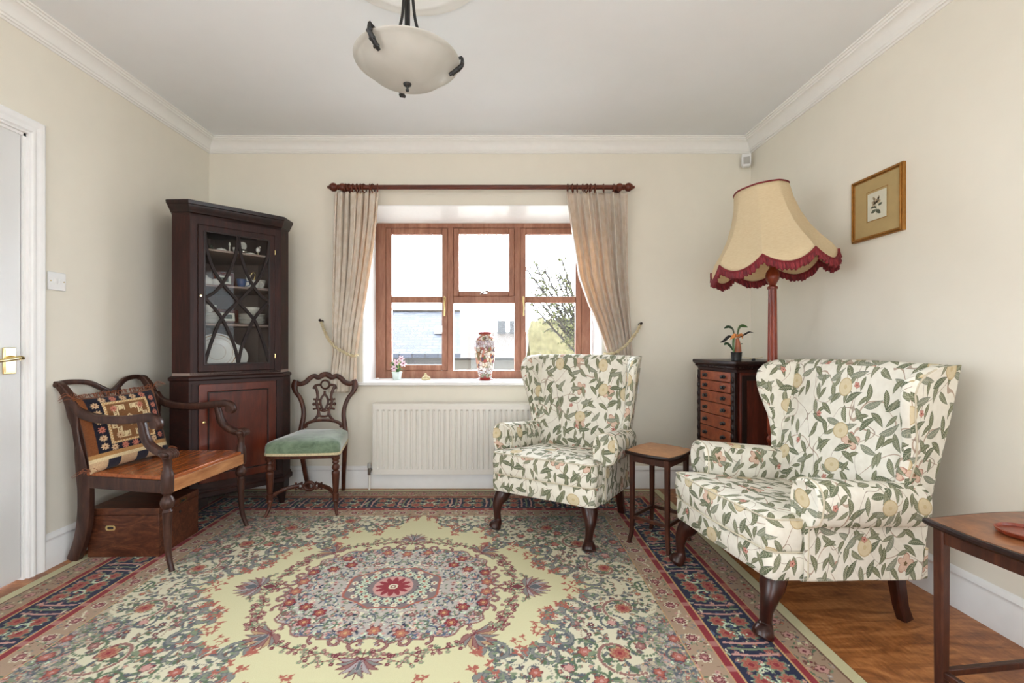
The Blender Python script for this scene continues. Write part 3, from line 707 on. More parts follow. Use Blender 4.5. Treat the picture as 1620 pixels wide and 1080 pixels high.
# ------------------------------------------------------------------ ceiling light and rose
LX, LY = -.35, 1.72
ro = MB().lathe([(0.0, H-.03), (.06, H-.034), (.09, H-.026), (.11, H-.03), (.13, H-.018), (.21, H-.014), (.235, H-.026), (.25, H-.028), (.262, H-.018), (.27, H-.016), (.295, H-.012), (.315, H-.008), (.32, H)], (LX, LY, 0), 64, cap=False)
ro = ro.build('ceiling_rose', 'plaster', ang=50); tag(ro, 'round white plaster rose on the ceiling above the pendant lamp', 'ceiling rose')
cl = thing('ceiling_lamp', 'frosted glass bowl pendant lamp with black iron arms', 'ceiling lamp', (LX, LY, 0))
out = [(.0, 2.03), (.05, 2.033), (.1, 2.046), (.138, 2.066), (.163, 2.088), (.177, 2.103), (.184, 2.108), (.196, 2.112), (.197, 2.116)]
inn = [(.184, 2.113), (.174, 2.108), (.16, 2.092), (.134, 2.07), (.098, 2.05), (.05, 2.037), (.0, 2.034)]
MB().lathe([(max(r, .0005), z) for r, z in out+inn], n=56, cap=False).build('bowl', 'frosted', cl, ang=60)
b = MB().lathe([(.001, 2.0), (.006, 2.002), (.007, 2.008), (.004, 2.012), (.005, 2.018), (.014, 2.024), (.016, 2.03), (.01, 2.034)], n=16); b.build('finial', 'black', cl)
MB().tube([(-.006, 0, 2.03), (-.006, 0, H-.03)], .0045, 10).build('rod', 'black', cl)
MB().tube([(.006, 0, 2.03), (.006, 0, H-.03)], .0045, 10).build('rod', 'black', cl)
MB().lathe([(.06, H-.032), (.058, H-.045), (.045, H-.06), (.02, H-.07), (.018, H-.1), (.008, H-.11)], n=24).build('canopy', 'black', cl)
for a in (math.radians(244), math.radians(1), math.radians(108)):
    c_, s_ = math.cos(a), math.sin(a)
    arm = MB().tube([Vector((c_*r, s_*r, z)) for r, z in [(p.x, p.z) for p in cat([(.014, 0, H-.09), (.02, 0, 2.36), (.035, 0, 2.25), (.08, 0, 2.15), (.14, 0, 2.125), (.19, 0, 2.128), (.207, 0, 2.133)], 8)]], .0055, 10).build('arm', 'black', cl)
    b = MB()
    pth = cat([(.207, 0, 2.132), (.205, 0, 2.103), (.183, 0, 2.082), (.158, 0, 2.066)], 5)
    b.tube([Vector((c_*p.x, s_*p.x, p.z)) for p in pth], [.0045+.005*math.sin(PI*k/15*.9) for k in range(16)], 8)
    for k in (4, 8, 12):
        p = pth[k]; b.ball((c_*p.x-s_*.007, s_*p.x+c_*.007, p.z-.002), .0062, 6); b.ball((c_*p.x+s_*.007, s_*p.x-c_*.007, p.z-.002), .0062, 6)
    b.build('leaf_clip', 'black', arm)

# ------------------------------------------------------------------ rug
def make_rug():
    RW, RD = 1.5875, 1.30
    st = .0034; nx, ny = int(RW/st)+1, int(RD/st)+1
    xs = np.linspace(0, RW, nx); ys = np.linspace(0, RD, ny)
    X_, Y_ = np.meshgrid(xs, ys); C = np.zeros((ny, nx, 3))
    rg = np.random.RandomState(4)
    c = {k: np.array(RGB(*v)[:3]) for k, v in dict(cream=(199, 193, 153), ivory=(208, 201, 172), navy=(34, 36, 62), red=(132, 38, 46), rust=(160, 90, 74), pink=(188, 142, 132),
         tan=(170, 140, 104), brown=(112, 78, 62), green=(84, 102, 76), sage=(120, 132, 104), grey=(122, 122, 116), lav=(160, 150, 148), slate=(84, 90, 94), blue=(78, 92, 114), mint=(190, 206, 176), gold=(190, 152, 104), wine=(108, 44, 52), dusty=(138, 98, 90)).items()}
    col = lambda k: c[k]
    ALL = np.ones((ny, nx), bool)
    def sl(x, y, r):
        return (slice(max(0, int((y-r)/st)), min(ny, int((y+r)/st)+2)), slice(max(0, int((x-r)/st)), min(nx, int((x+r)/st)+2)))
    def disc(x, y, r, k, m=ALL):
        s = sl(x, y, r); q = ((X_[s]-x)**2+(Y_[s]-y)**2 < r*r) & m[s]; C[s][q] = col(k)
    def flower(x, y, r, k, n=6, kc='gold', ke=None, m=ALL, amp=.35, a0=None):
        s = sl(x, y, r*1.25); dx, dy = X_[s]-x, Y_[s]-y; d = np.hypot(dx, dy); th = np.arctan2(dy, dx)+(rg.rand()*6 if a0 is None else a0)
        e = r*(1-amp+amp*np.abs(np.cos(n*th/2)))
        if ke: C[s][(d < e*1.22) & m[s]] = col(ke)
        C[s][(d < e) & m[s]] = col(k); C[s][(d < r*.3) & m[s]] = col(kc)
        if r > .02: C[s][(d < r*.62) & (d > r*.5) & m[s]] = col(kc)*.5+col(k)*.5
    def leaf(x, y, L, wd, a, k, m=ALL, ke=None):
        s = sl(x, y, L*1.1); dx, dy = X_[s]-x, Y_[s]-y; u = dx*math.cos(a)+dy*math.sin(a); v = -dx*math.sin(a)+dy*math.cos(a)
        t = u/L; e = wd*4*t*(1-t); q = (t > 0) & (t < 1) & (np.abs(v-.12*L*np.sin(PI*t)) < e)
        if ke: C[s][(t > -.05) & (t < 1.08) & (np.abs(v-.12*L*np.sin(PI*t)) < e+.003) & m[s]] = col(ke)
        C[s][q & m[s]] = col(k)
    def curve(pts, wd, k, m=ALL, w1=None, ke=None):
        pts = cat([(p[0], p[1], 0) for p in pts], 14)
        n = len(pts)
        if ke:
            for i, p in enumerate(pts): disc(p.x, p.y, (wd if w1 is None else wd+(w1-wd)*i/n)+.0035, ke, m)
        for i, p in enumerate(pts): disc(p.x, p.y, wd if w1 is None else wd+(w1-wd)*i/n, k, m)
        return pts
    def spiral(x, y, r, a0, turns, k, wd=.005, m=ALL, leaves=('green', 'sage'), fl=None, sgn=1, ke=None):
        n = int(26*turns*max(1, r/.06)); pp = []
        for i in range(n+1):
            t = i/n; rr = r*(1-.82*t); th = a0+sgn*t*turns*2*PI
            pp.append((x+rr*math.cos(th), y+rr*math.sin(th), th))
        if ke:
            for p in pp: disc(p[0], p[1], wd+.003, ke, m)
        for p in pp: disc(p[0], p[1], wd, k, m)
        for i, p in enumerate(pp):
            if leaves and i % 5 == 2: leaf(p[0], p[1], r*.42, r*.09, p[2]+rg.choice([.2, -.6, PI, 2.2]), leaves[i % len(leaves)], m)
        if fl: flower(x, y, r*.30, fl, 6, 'pink', 'wine', m)
    def scatter(m, n, rr, fk, lk, x0=0, x1=RW, y0=0, y1=RD, ke=None):
        for _ in range(n):
            x, y = rg.uniform(x0, x1), rg.uniform(y0, y1)
            r = rg.uniform(*rr)
            if rg.rand() < .26: flower(x, y, r, rg.choice(fk), rg.choice([5, 6, 8]), rg.choice(['gold', 'ivory', 'wine']), ke, m)
            else: leaf(x, y, r*2.3, r*.42, rg.rand()*6.28, rg.choice(lk), m, ke)
    E = np.minimum(RW-X_, RD-Y_)      # distance from the edge
    along = np.where(RW-X_ < RD-Y_, Y_, X_)
    C[:] = col('cream')
    field = E > .5
    # dense outer field, scalloped inner edge
    th = np.arctan2(Y_/.745, X_/.80); rho = ((X_/.80)**1.28+(Y_/.755)**1.28)
    edge = 1+.10*np.cos(12*th)+.05*np.cos(28*th+.6)
    outer = field & (rho > edge)
    C[outer] = col('ivory')*.94
    # vine scrolls filling the spandrels
    pts = []
    for _ in range(900):
        x, y = rg.uniform(0, RW-.5), rg.uniform(0, RD-.5)
        i, j = int(y/st), int(x/st)
        if not outer[i, j]: continue
        if all((x-a)**2+(y-b_)**2 > .085**2 for a, b_ in pts): pts.append((x, y))
    inner_dense = field & (rho > edge*1.62)
    C[inner_dense] = col('lav')*.4+col('tan')*.3+col('cream')*.3
    scatter(outer, 1250, (.006, .013), ['rust', 'pink', 'wine', 'dusty'], ['green', 'sage', 'grey', 'green', 'tan', 'brown', 'slate'], 0, RW-.48, 0, RD-.48, 'slate')
    scatter(inner_dense, 2300, (.006, .012), ['rust', 'pink', 'pink', 'dusty', 'lav'], ['slate', 'sage', 'sage', 'green', 'tan', 'lav', 'cream', 'mint'], .2, RW-.48, .2, RD-.48, 'grey')
    for i, (x, y) in enumerate(pts):
        spiral(x, y, rg.uniform(.045, .075), rg.rand()*6.28, rg.uniform(.9, 1.4), ['slate', 'grey', 'brown', 'green', 'grey', 'dusty'][i % 6], .003+.0025*(i % 3 == 0), outer, ('green', 'sage', 'slate'), ['rust', None, 'pink', None, 'dusty'][i % 5], 1 if i % 2 else -1)
    # heavy grey leaf bands and red twigs along the scalloped inner edge
    for k in range(11):
        t = (k+.5)/11*PI/2
        e = 1+.10*math.cos(12*t)+.05*math.cos(28*t+.6)
        g = (abs(math.cos(t))**1.28+abs(math.sin(t))**1.28)
        s_ = (e/g)**(1/1.28); x, y = .80*s_*math.cos(t), .755*s_*math.sin(t)
        spiral(x*1.07, y*1.07, .062, t+PI*(k % 2), .9, 'grey', .006, ALL, ('grey', 'sage', 'green'), None, 1 if k % 2 else -1, 'slate')
        leaf(x, y, .05, .011, t+1.2, 'grey', ALL, 'slate'); leaf(x, y, .045, .010, t-1.5, 'sage', ALL, 'slate')
        for q in range(9):
            a = t+PI+rg.uniform(-1.1, 1.1); x_, y_ = x*1.0-.0+rg.uniform(-.05, .05), y+rg.uniform(-.05, .05)
            curve([(x_, y_), (x_+.02*math.cos(a), y_+.02*math.sin(a)), (x_+.036*math.cos(a+.3), y_+.036*math.sin(a+.3))], .0026, 'rust')
            for w_ in (-.9, .9): leaf(x_+.02*math.cos(a), y_+.02*math.sin(a), .016, .004, a+w_, 'rust')
    # big paisley sweeps in the corner field
    for (x, y, r, a) in ((.86, .42, .11, 1.0), (.72, .62, .10, .2), (.94, .16, .09, 2.2), (.42, .72, .09, .4)):
        spiral(x, y, r, a, .8, 'dusty', .007, field, ('green', 'sage'), 'rust', 1, 'ivory'); flower(x, y, .028, 'rust', 8, 'red', 'tan', field)
    # --- central medallion
    th = np.arctan2(Y_/.40, X_/.47); rho2 = np.hypot(X_/.47, Y_/.395)
    lob = .05*np.cos(4*th+PI)-.045*np.abs(np.cos(8*th))-.02*np.cos(24*th)
    body = rho2 < .97+lob
    rim = (rho2 < .99+lob) & ~body
    C[body] = col('lav')*.75+col('ivory')*.25; C[rim] = col('dusty')
    for k in range(9):
        t = (k+.5)/9*PI/2; R0 = .95
        spiral(.47*R0*math.cos(t), .395*R0*math.sin(t), .034, t+PI*(k % 2), .85, 'dusty', .0045, ALL, ('lav', 'grey'), None, 1 if k % 2 else -1, 'wine')
    scatter(body, 1100, (.005, .012), ['pink', 'pink', 'ivory', 'dusty', 'lav'], ['slate', 'green', 'blue', 'sage', 'mint', 'navy', 'ivory'], 0, .5, 0, .42)
    for k in range(26):
        a = (k+.5)/26*PI/2; R_ = rg.choice([.24, .32, .39])
        spiral(R_*math.cos(a)*1.12, R_*math.sin(a)*.93, .035, rg.rand()*6, 1, ['blue', 'green', 'dusty', 'slate'][k % 4], .0034, body, ('green', 'mint'), ['dusty', 'pink', None][k % 3])
    for (x, y) in ((.24, .19), (.31, .15), (.275, .25), (.0, .30), (.10, .315), (.40, .04), (.39, .12)):
        flower(x, y, .024, 'red' if x > .2 and y > .1 else 'rust', 6, 'gold', 'wine', body)
    rr = np.hypot(X_/.21, Y_/.165); tt = np.arctan2(Y_, X_)
    q = rr < 1-.1*np.abs(np.cos(4*tt)); C[q] = col('slate')*.75+col('pink')*.25
    ringm = (rr < 1.05-.1*np.abs(np.cos(4*tt))) & ~q; C[ringm] = col('rust')
    for k in range(5):
        a = k/4*PI/2; flower(.135*math.cos(a), .11*math.sin(a), .027, 'mint', 8, 'rust', 'navy', ALL, .6, 0)
        a = (k+.5)/4*PI/2; flower(.175*math.cos(a), .14*math.sin(a), .016, 'ivory', 6, 'rust', None, q)
    d = np.hypot(X_, Y_); star = d < .075*(.62+.38*np.abs(np.cos(6*tt))); C[d < .085] = col('pink'); C[star] = col('red'); C[d < .02] = col('ivory'); C[d < .013] = col('dusty'); C[d < .006] = col('ivory')
    # garlands of red twigs and corner palmettes
    def garland(pts):
        pp = curve(pts, .003, 'red')
        for i, p in enumerate(pp):
            if i % 4 == 1:
                a = rg.rand()*6.28
                for s_ in (-1, 1):
                    p2 = (p.x+.02*math.cos(a)*s_, p.y+.02*math.sin(a)*s_)
                    curve([(p.x, p.y), p2], .0018, 'wine'); flower(p2[0], p2[1], .0095, rg.choice(['dusty', 'wine', 'sage']), 5, 'pink')
            elif i % 3 == 0: leaf(p.x, p.y, .018, .0045, rg.rand()*6.28, rg.choice(['sage', 'green']))
    garland([(.50, .0), (.52, .05), (.50, .12), (.52, .16)]); garland([(.50, .10), (.475, .17), (.46, .23), (.43, .28)])
    garland([(.36, .30), (.43, .29), (.47, .26), (.49, .21)]); garland([(.36, .33), (.31, .38), (.25, .40), (.19, .405)])
    garland([(.0, .42), (.07, .43), (.14, .42), (.2, .445)]); garland([(.03, .43), (.10, .455), (.17, .47)]); garland([(.52, .01), (.57, .04), (.56, .10)])
    for (x, y, r, k) in ((.60, .0, .055, 'dusty'), (.0, .475, .05, 'dusty'), (.385, .335, .05, 'tan')):
        a0 = math.atan2(y, x)
        for q in range(-5, 6):
            a = a0+q*.3; leaf(x-.03*math.cos(a0), y-.03*math.sin(a0), r*(1.9-.09*abs(q)), .0085, a, ['dusty', 'lav', 'grey'][q % 3] if k != 'tan' else ['tan', 'grey', 'dusty'][q % 3], ALL, 'wine')
        leaf(x-.02*math.cos(a0), y-.02*math.sin(a0), r, .012, a0, 'slate', ALL, 'lav')
    leaf(.50, 0, .06, .008, 0, 'wine'); leaf(0, .40, .05, .008, PI/2, 'wine')
    # --- borders
    def band(a, b_, k): q = (E >= a) & (E < b_); C[q] = col(k); return q
    band(0, .046, 'cream'); band(.046, .052, 'brown')
    g1 = band(.052, .148, 'tan'); C[g1] = col('tan')*.6+col('brown')*.15+col('lav')*.25; scatter(g1, 5200, (.005, .010), ['rust', 'pink', 'lav', 'wine'], ['green', 'brown', 'sage', 'slate', 'cream'])
    band(.148, .153, 'gold'); band(.153, .176, 'red'); band(.176, .181, 'gold')
    nv = band(.181, .37, 'navy')
    band(.37, .375, 'gold'); rd = band(.375, .402, 'red'); band(.402, .407, 'gold')
    g2 = band(.407, .495, 'tan'); C[g2] = col('tan')*.6+col('brown')*.15+col('lav')*.25; scatter(g2, 4600, (.005, .010), ['wine', 'pink', 'lav', 'red'], ['green', 'brown', 'sage', 'grey', 'ivory']); band(.495, .5, 'gold')
    q = rd & ((along % .12) < .026); C[q] = col('red')*.5+col('pink')*.5; q = (E >= .153) & (E < .176) & ((along % .14) < .026); C[q] = col('rust')
    scatter(nv, 3000, (.006, .012), ['rust', 'pink', 'dusty'], ['mint', 'sage', 'green', 'ivory', 'slate', 'blue'])
    k = 0; s_ = .05
    while s_ < RW:
        for horiz in (0, 1):
            L_ = (RW if horiz else RD)-.27
            if s_ > L_+.01: continue
            fx_, fy_ = (s_, RD-.275) if horiz else (RW-.275, s_)
            if k % 2 == 0:
                for du, dv in ((-.035, -.04), (.035, -.04), (-.035, .04), (.035, .04)):
                    flower(fx_+(du if horiz else dv), fy_+(dv if horiz else du), .03, 'rust', 7, 'red', 'sage', nv)
                spiral(fx_, fy_, .05, 1, .8, 'mint', .004, nv, ('mint', 'sage'))
            else:
                for off, kk in ((-.03, 'pink'), (.0, 'sage'), (.03, 'pink')):
                    a_, b2 = ((fx_+off, fy_-.075), (fx_+off, fy_+.075)) if horiz else ((fx_-.075, fy_+off), (fx_+.075, fy_+off))
                    curve([a_, ((a_[0]+b2[0])/2+(.006 if horiz else 0), (a_[1]+b2[1])/2+(0 if horiz else .006)), b2], .005, kk, nv)
        s_ += .115; k += 1
    m2 = (E > .407) & (E < .495)
    s_ = .04
    while s_ < RW-.4:
        for horiz in (0, 1):
            if s_ > ((RW if horiz else RD)-.42): continue
            fx_, fy_ = (s_, RD-.452) if horiz else (RW-.452, s_)
            flower(fx_, fy_, .022, 'wine', 8, 'pink', 'ivory', m2)
        s_ += .1
    s_ = .07
    while s_ < RW-.05:
        for horiz in (0, 1):
            if s_ > ((RW if horiz else RD)-.08): continue
            fx_, fy_ = (s_, RD-.1) if horiz else (RW-.1, s_)
            flower(fx_, fy_, .02, 'pink', 6, 'wine', 'brown', g1)
        s_ += .085
    # mirror to the whole rug
    full = np.concatenate([C[::-1], C[1:]], 0); full = np.concatenate([full[:, ::-1], full[:, 1:]], 1)
    NX, NY = 2*nx-1, 2*ny-1
    gx, gy = np.meshgrid(np.linspace(-RW, RW, NX), np.linspace(-RD, RD, NY))
    Z = np.full_like(gx, .009)+.0006*np.sin(gx*9)*np.sin(gy*7)
    Z[0], Z[-1], Z[:, 0], Z[:, -1] = .001, .001, .001, .001
    co = np.stack([gx, gy, Z], -1).reshape(-1, 3).astype(np.float32)
    idx = np.arange(NX*NY).reshape(NY, NX)
    quads = np.stack([idx[:-1, :-1], idx[:-1, 1:], idx[1:, 1:], idx[1:, :-1]], -1).reshape(-1, 4).astype(np.int32)
    me = bpy.data.meshes.new('rug'); me.vertices.add(len(co)); me.vertices.foreach_set('co', co.ravel())
    me.loops.add(quads.size); me.loops.foreach_set('vertex_index', quads.ravel())
    me.polygons.add(len(quads)); me.polygons.foreach_set('loop_start', np.arange(0, quads.size, 4, dtype=np.int32))
    me.update(calc_edges=True)
    at = me.color_attributes.new('pattern', 'FLOAT_COLOR', 'POINT')
    at.data.foreach_set('color', np.concatenate([full.reshape(-1, 3), np.ones((NX*NY, 1))], 1).astype(np.float32).ravel())
    me.materials.append(M['rug']); me.shade_smooth()
    o = bpy.data.objects.new('rug', me); scn.collection.objects.link(o); o.location = (-.457, 1.95, 0)
    tag(o, 'large cream oriental rug with central floral medallion and navy borders', 'rug')
make_rug()
RZ = .0095     # top of the rug

# ------------------------------------------------------------------ wing armchairs
def make_wingchair(name, label, loc, rz, off):
    t = thing(name, label, 'armchair', loc, rz, 'pair of floral wing armchairs')
    F_ = 'fabric'
    def uvo(): return (off[0]+random.uniform(0, 3), off[1]+random.uniform(0, 3))
    def rrect(hx0, hx1, y0, y1, r=.03, n=5):
        """rounded rectangle, x from -hx..hx (hx0 at y0, hx1 at y1)"""
        pts = []
        for (cx0, cy0, a0, hx) in ((hx0-r, y0+r, -PI/2, 1), (hx1-r, y1-r, 0, 1), (-hx1+r, y1-r, PI/2, 1), (-hx0+r, y0+r, PI, 1)):
            for k in range(n+1):
                a = a0+PI/2*k/n; pts.append((cx0+r*math.cos(a), cy0+r*math.sin(a)))
        return pts
    # seat rail / base
    b = MB(); rings_ = []
    for z, s_ in ((.212, -.004), (.216, 0), (.26, .004), (.3, .002), (.308, -.006)):
        rings_.append([(x*(1+s_*2), y*(1+s_*2), z) for x, y in rrect(.302, .295, -.285, .345, .03)])
    b.loft(rings_); b.build('seat_rail', F_, t, ang=50, uv=uvo())
    # seat cushion: crowned, T-shaped in front of the arms
    def cush(u, v):
        pass
    outl = [(-.245, .25), (-.245, -.11), (-.262, -.135), (-.295, -.14), (-.302, -.16), (-.302, -.265), (-.285, -.29), (-.15, -.298), (0, -.302), (.15, -.298), (.285, -.29), (.302, -.265), (.302, -.16), (.295, -.14), (.262, -.135), (.245, -.11), (.245, .25)]
    dense = []
    for i in range(len(outl)):
        a, c = outl[i], outl[(i+1) % len(outl)]; L = math.hypot(c[0]-a[0], c[1]-a[1]); n = max(1, int(L/.025))
        for k in range(n): dense.append((a[0]+(c[0]-a[0])*k/n, a[1]+(c[1]-a[1])*k/n))
    rings_ = []
    cxm, cym = 0, -.03
    for z, s_ in ((.306, .965), (.310, .985), (.33, 1.002), (.37, 1.01), (.405, 1.002), (.423, .99), (.429, .975), (.436, .9), (.444, .75), (.449, .5), (.451, .2)):
        rings_.append([(cxm+(x-cxm)*s_, cym+(y-cym)*s_, z) for x, y in dense])
    b = MB().loft(rings_); cu = b.build('seat_cushion', F_, t, ang=60, uv=uvo())
    for z, s_ in ((.426, .996), (.311, .994)):
        MB().tube([(cxm+(x-cxm)*s_, cym+(y-cym)*s_, z) for x, y in dense], .0031, 6, closed=True).build('piping', 'piping', cu)
    # inside back + outside back as one leaning pad
    def yb_in(z): return interp([(.3, .205), (.42, .22), (.6, .275), (.8, .34), (.97, .38)], z)
    def yb_out(z): return interp([(.2, .345), (.42, .37), (.6, .405), (.8, .44), (.97, .462)], z)
    def hwb(z): return interp([(.2, .285), (.45, .285), (.6, .295), (.97, .318)], z)
    zs = [.22, .3, .42, .5, .6, .7, .78, .86, .91, .94, .955, .962]
    rings_ = []
    for k, z in enumerate(zs):
        sh = max(0, (z-.925)/.04)**2*.035; h = hwb(z); yi, yo = yb_in(z)+sh, yb_out(z)-sh
        row = []
        n = 14
        for i in range(n+1):
            u = -1+2*i/n; row.append((u*h, yi-.018*(1-u*u)*(1 if .45 < z < .93 else .4), z+(.006*(1-u*u) if z > .9 else 0)))
        for i in range(n+1):
            u = 1-2*i/n; row.append((u*h, yo, z+(.006*(1-u*u) if z > .9 else 0)))
        rings_.append(row)
    MB().loft(rings_).build('backrest', F_, t, ang=60, uv=uvo())
    # wings
    for s_ in (-1, 1):
        tab_f = [(.5, .24), (.58, .245), (.66, .255), (.72, .245), (.8, .215), (.87, .20), (.91, .215), (.94, .255), (.958, .31), (.97, .37)]   # y of the front edge
        rings_ = []
        for z in (.46, .52, .56, .60, .64, .68, .72, .76, .80, .84, .88, .91, .935, .95, .958, .962):
            yf = interp(tab_f, z); ybk = yb_out(z)-.004; top = max(0, (z-.93)/.04)
            xb_i, xb_o = hwb(z)-.05, hwb(z)+.022+.02*max(0, (z-.6)/.36)
            flare = .015+.035*max(0, min(1, (z-.6)/.25))
            xf = hwb(z)-.005+flare; th_ = .024*(1-.5*top*top)
            row = []; n = 8
            # outer line back->front, rounded nose, inner line front->back
            for i in range(n+1):
                u = i/n; row.append((s_*(xb_o+(xf+th_-xb_o)*u), ybk+(yf+.03-ybk)*u, z-.006*u*top))
            for k in range(1, 8):
                a = PI*k/8; row.append((s_*(xf+th_*math.cos(a)), yf+.03-.03*math.sin(a), z-.006*top))
            for i in range(n+1):
                u = i/n; row.append((s_*(xf-th_+(xb_i-(xf-th_))*u), yf+.03+(ybk-.02-(yf+.03))*u, z-.006*(1-u)*top))
            rings_.append(row)
        wg = MB().loft(rings_).build('wing', F_, t, ang=60, uv=uvo())
        pth = [(s_*(hwb(z)-.005+.015+.035*max(0, min(1, (z-.6)/.25))+.024), interp(tab_f, z)+.024, z) for z in np.linspace(.585, .95, 24)]
        MB().tube(pth, .003, 6).build('piping', 'piping', wg)
    # arms: scroll section swept from front to back
    for s_ in (-1, 1):
        sec = [(.252, .33), (.248, .42), (.246, .50), (.252, .54), (.266, .563), (.290, .576), (.318, .580), (.347, .572), (.368, .552), (.377, .52), (.375, .48), (.366, .445), (.350, .422), (.330, .414), (.316, .40), (.314, .33), (.312, .25), (.310, .214), (.285, .212), (.27, .25)]
        secs = [(p.x, p.y) for p in cat([(x, z, 0) for x, z in sec], 3, True)]
        rings_ = []
        mx_, mz_ = .300, .46
        for y, k, dx in ((-.152, .80, .0), (-.159, .9, .0), (-.152, .965, 0), (-.14, 1.0, 0), (-.05, .99, 0), (.06, .965, -.004), (.18, .95, -.01), (.33, .94, -.015)):
            row = []
            for x, z in secs:
                kk = k if z > .41 else (1 if k > .96 else .5+.5*k)
                xx = mx_+(x-mx_)*kk+dx; zz = mz_+(z-mz_)*kk if z > .46 else z
                row.append((s_*xx, y+(.06 if z < .34 and y > .1 else 0), zz))
            rings_.append(row)
        ar = MB().loft(rings_).build('arm', F_, t, ang=60, uv=uvo())
        MB().tube([(s_*(mx_+(x-mx_)*.99), -.144, mz_+(z-mz_)*.99 if z > .46 else z) for x, z in secs if z > .215], .0031, 6).build('piping', 'piping', ar)
    # outside side panel below the arm
    for s_ in (-1, 1):
        b = MB().loft([[(s_*x, y, z) for y, z in ((-.13, .214), (.345, .214), (.38, .45), (.41, .60), (.2, .56), (-.13, .50))] for x in (.270, .312)])
        b.build('side_panel', F_, t, ang=60, uv=uvo(), bevel=.006)
    for ch in list(t.children):       # the whole upholstered body is pitched back a little
        for o_ in [ch]+list(ch.children):
            for v in o_.data.vertices: v.co.z -= .085*max(0, v.co.y+.29)*max(0, min(1, (.95-v.co.z)/.3))
    # cabriole front legs
    for s_ in (-1, 1):
        pts = cat([(.245, -.222, .235), (.255, -.232, .19), (.272, -.262, .14), (.272, -.275, .09), (.268, -.275, .045), (.274, -.29, .018), (.278, -.30, 0)], 6)
        rad_ = [interp([(0, .022), (.004, .034), (.016, .036), (.03, .03), (.05, .02), (.09, .021), (.14, .031), (.17, .042), (.2, .044), (.24, .042)], p.z) for p in pts]
        MB().tube([(s_*p.x, p.y, p.z) for p in pts], rad_, 16).build('leg', 'legdark', t)
        MB().bar([(s_*.26, .29, .22), (s_*.262, .292, .14), (s_*.268, .302, .05), (s_*.272, .318, 0)], [.024, .022, .02, .02], [.026, .022, .02, .021], (1, 0, 0)).build('leg', 'legdark', t)
    return t
make_wingchair('wing_armchair', 'leaf-patterned cream wing armchair in front of the radiator and window sill', (.357, 2.672, RZ), math.radians(-30.5), (0, 0))
make_wingchair('wing_armchair', 'leaf-patterned cream wing armchair nearest the camera beside the right wall', (1.172, 1.935, RZ), math.radians(-80), (11, 5))

# ------------------------------------------------------------------ small tables
def serp(w_, d_, amp, n=14):
    """table outline with cut-in curved corners and serpentine sides"""
    pts = []
    def side(ax, ay, bx, by, nx_, ny_):
        for k in range(n):
            u = k/n; o_ = amp*(-math.cos(2*PI*u)*.5+.5)*1.0-amp*.6*math.exp(-((u)/.07)**2)-amp*.6*math.exp(-((1-u)/.07)**2)
            pts.append((ax+(bx-ax)*u+nx_*o_, ay+(by-ay)*u+ny_*o_))
    side(-w_, -d_, w_, -d_, 0, -1); side(w_, -d_, w_, d_, 1, 0); side(w_, d_, -w_, d_, 0, 1); side(-w_, d_, -w_, -d_, -1, 0)
    return pts
def make_table(label, loc, rz, w_, d_, h, leg=.0105, strz=.135, amp=.012, topmat='tabletop'):
    t = thing('side_table', label, 'side table', loc, rz)
    o = serp(w_, d_, amp)
    b = MB(); b.loft([[(x*k, y*k, z) for x, y in o] for z, k in ((h-.02, .96), (h-.017, .985), (h-.012, 1.0), (h-.005, 1.0), (h-.001, .985))])
    tp = b.build('table_top', 'mahog_dark', t, ang=30)
    MB().loft([[(x*.95, y*.95, z) for x, y in o] for z in (h-.0012, h)]).build('top_inlay', topmat, tp)
    lx, ly = w_-.03, d_-.03
    for sx in (-1, 1):
        for sy in (-1, 1):
            MB().bar([(sx*lx, sy*ly, h-.02), (sx*lx, sy*ly, .12), (sx*(lx+.003), sy*(ly+.003), .05), (sx*(lx+.013), sy*(ly+.012), 0)], [leg*1.15, leg, leg*.9, leg*.85], [leg*1.15, leg, leg*.9, leg*.85], (1, 0, 0)).build('leg', 'tablewood', t)
    for s_ in (-1, 1):
        MB().box((0, s_*ly, h-.04), (2*lx-leg, leg*1.4, .036)).build('apron', 'tablewood', t, bevel=.002)
        MB().box((s_*lx, 0, h-.04), (leg*1.4, 2*ly-leg, .036)).build('apron', 'tablewood', t, bevel=.002)
        MB().box((0, s_*ly, strz), (2*lx-leg, leg*1.3, .018)).build('stretcher', 'tablewood', t, bevel=.002)
        MB().box((s_*lx, 0, strz), (leg*1.3, 2*ly-leg, .018)).build('stretcher', 'tablewood', t, bevel=.002)
    return t
make_table('small square wooden side table standing between the two armchairs', (.838, 2.395, RZ), math.radians(45), .140, .125, .482)
make_table('larger wooden side table at the right edge, nearest the camera', (1.405, 1.125, 0), math.radians(7), .24, .15, .575, .0115, .17, .012, 'tabletop_dark')
# round coaster dish on the near table and the paper tag hanging from it
cd = thing('round_dish', 'round reddish wooden dish with raised rim on the near side table', 'dish', (1.30, 1.12, .575))
MB().lathe([(.002, .001), (.05, .001), (.056, .006), (.058, .013), (.054, .014), (.051, .007), (.002, .006)], n=40).build('dish', 'lampwood', cd, ang=60)
b = MB().tube(cat([(0, 0, .06), (.003, -.004, .03), (-.003, -.006, 0), (.002, -.004, -.02)]), .0008, 6)
tg = thing('paper_tag', 'small white paper tag hanging below the near side table', 'tag', (1.143, .99, .455)); b.build('string', 'plastic', tg)
MB().box((0, -.004, -.035), (.012, .001, .03)).build('paper', 'paper', tg)

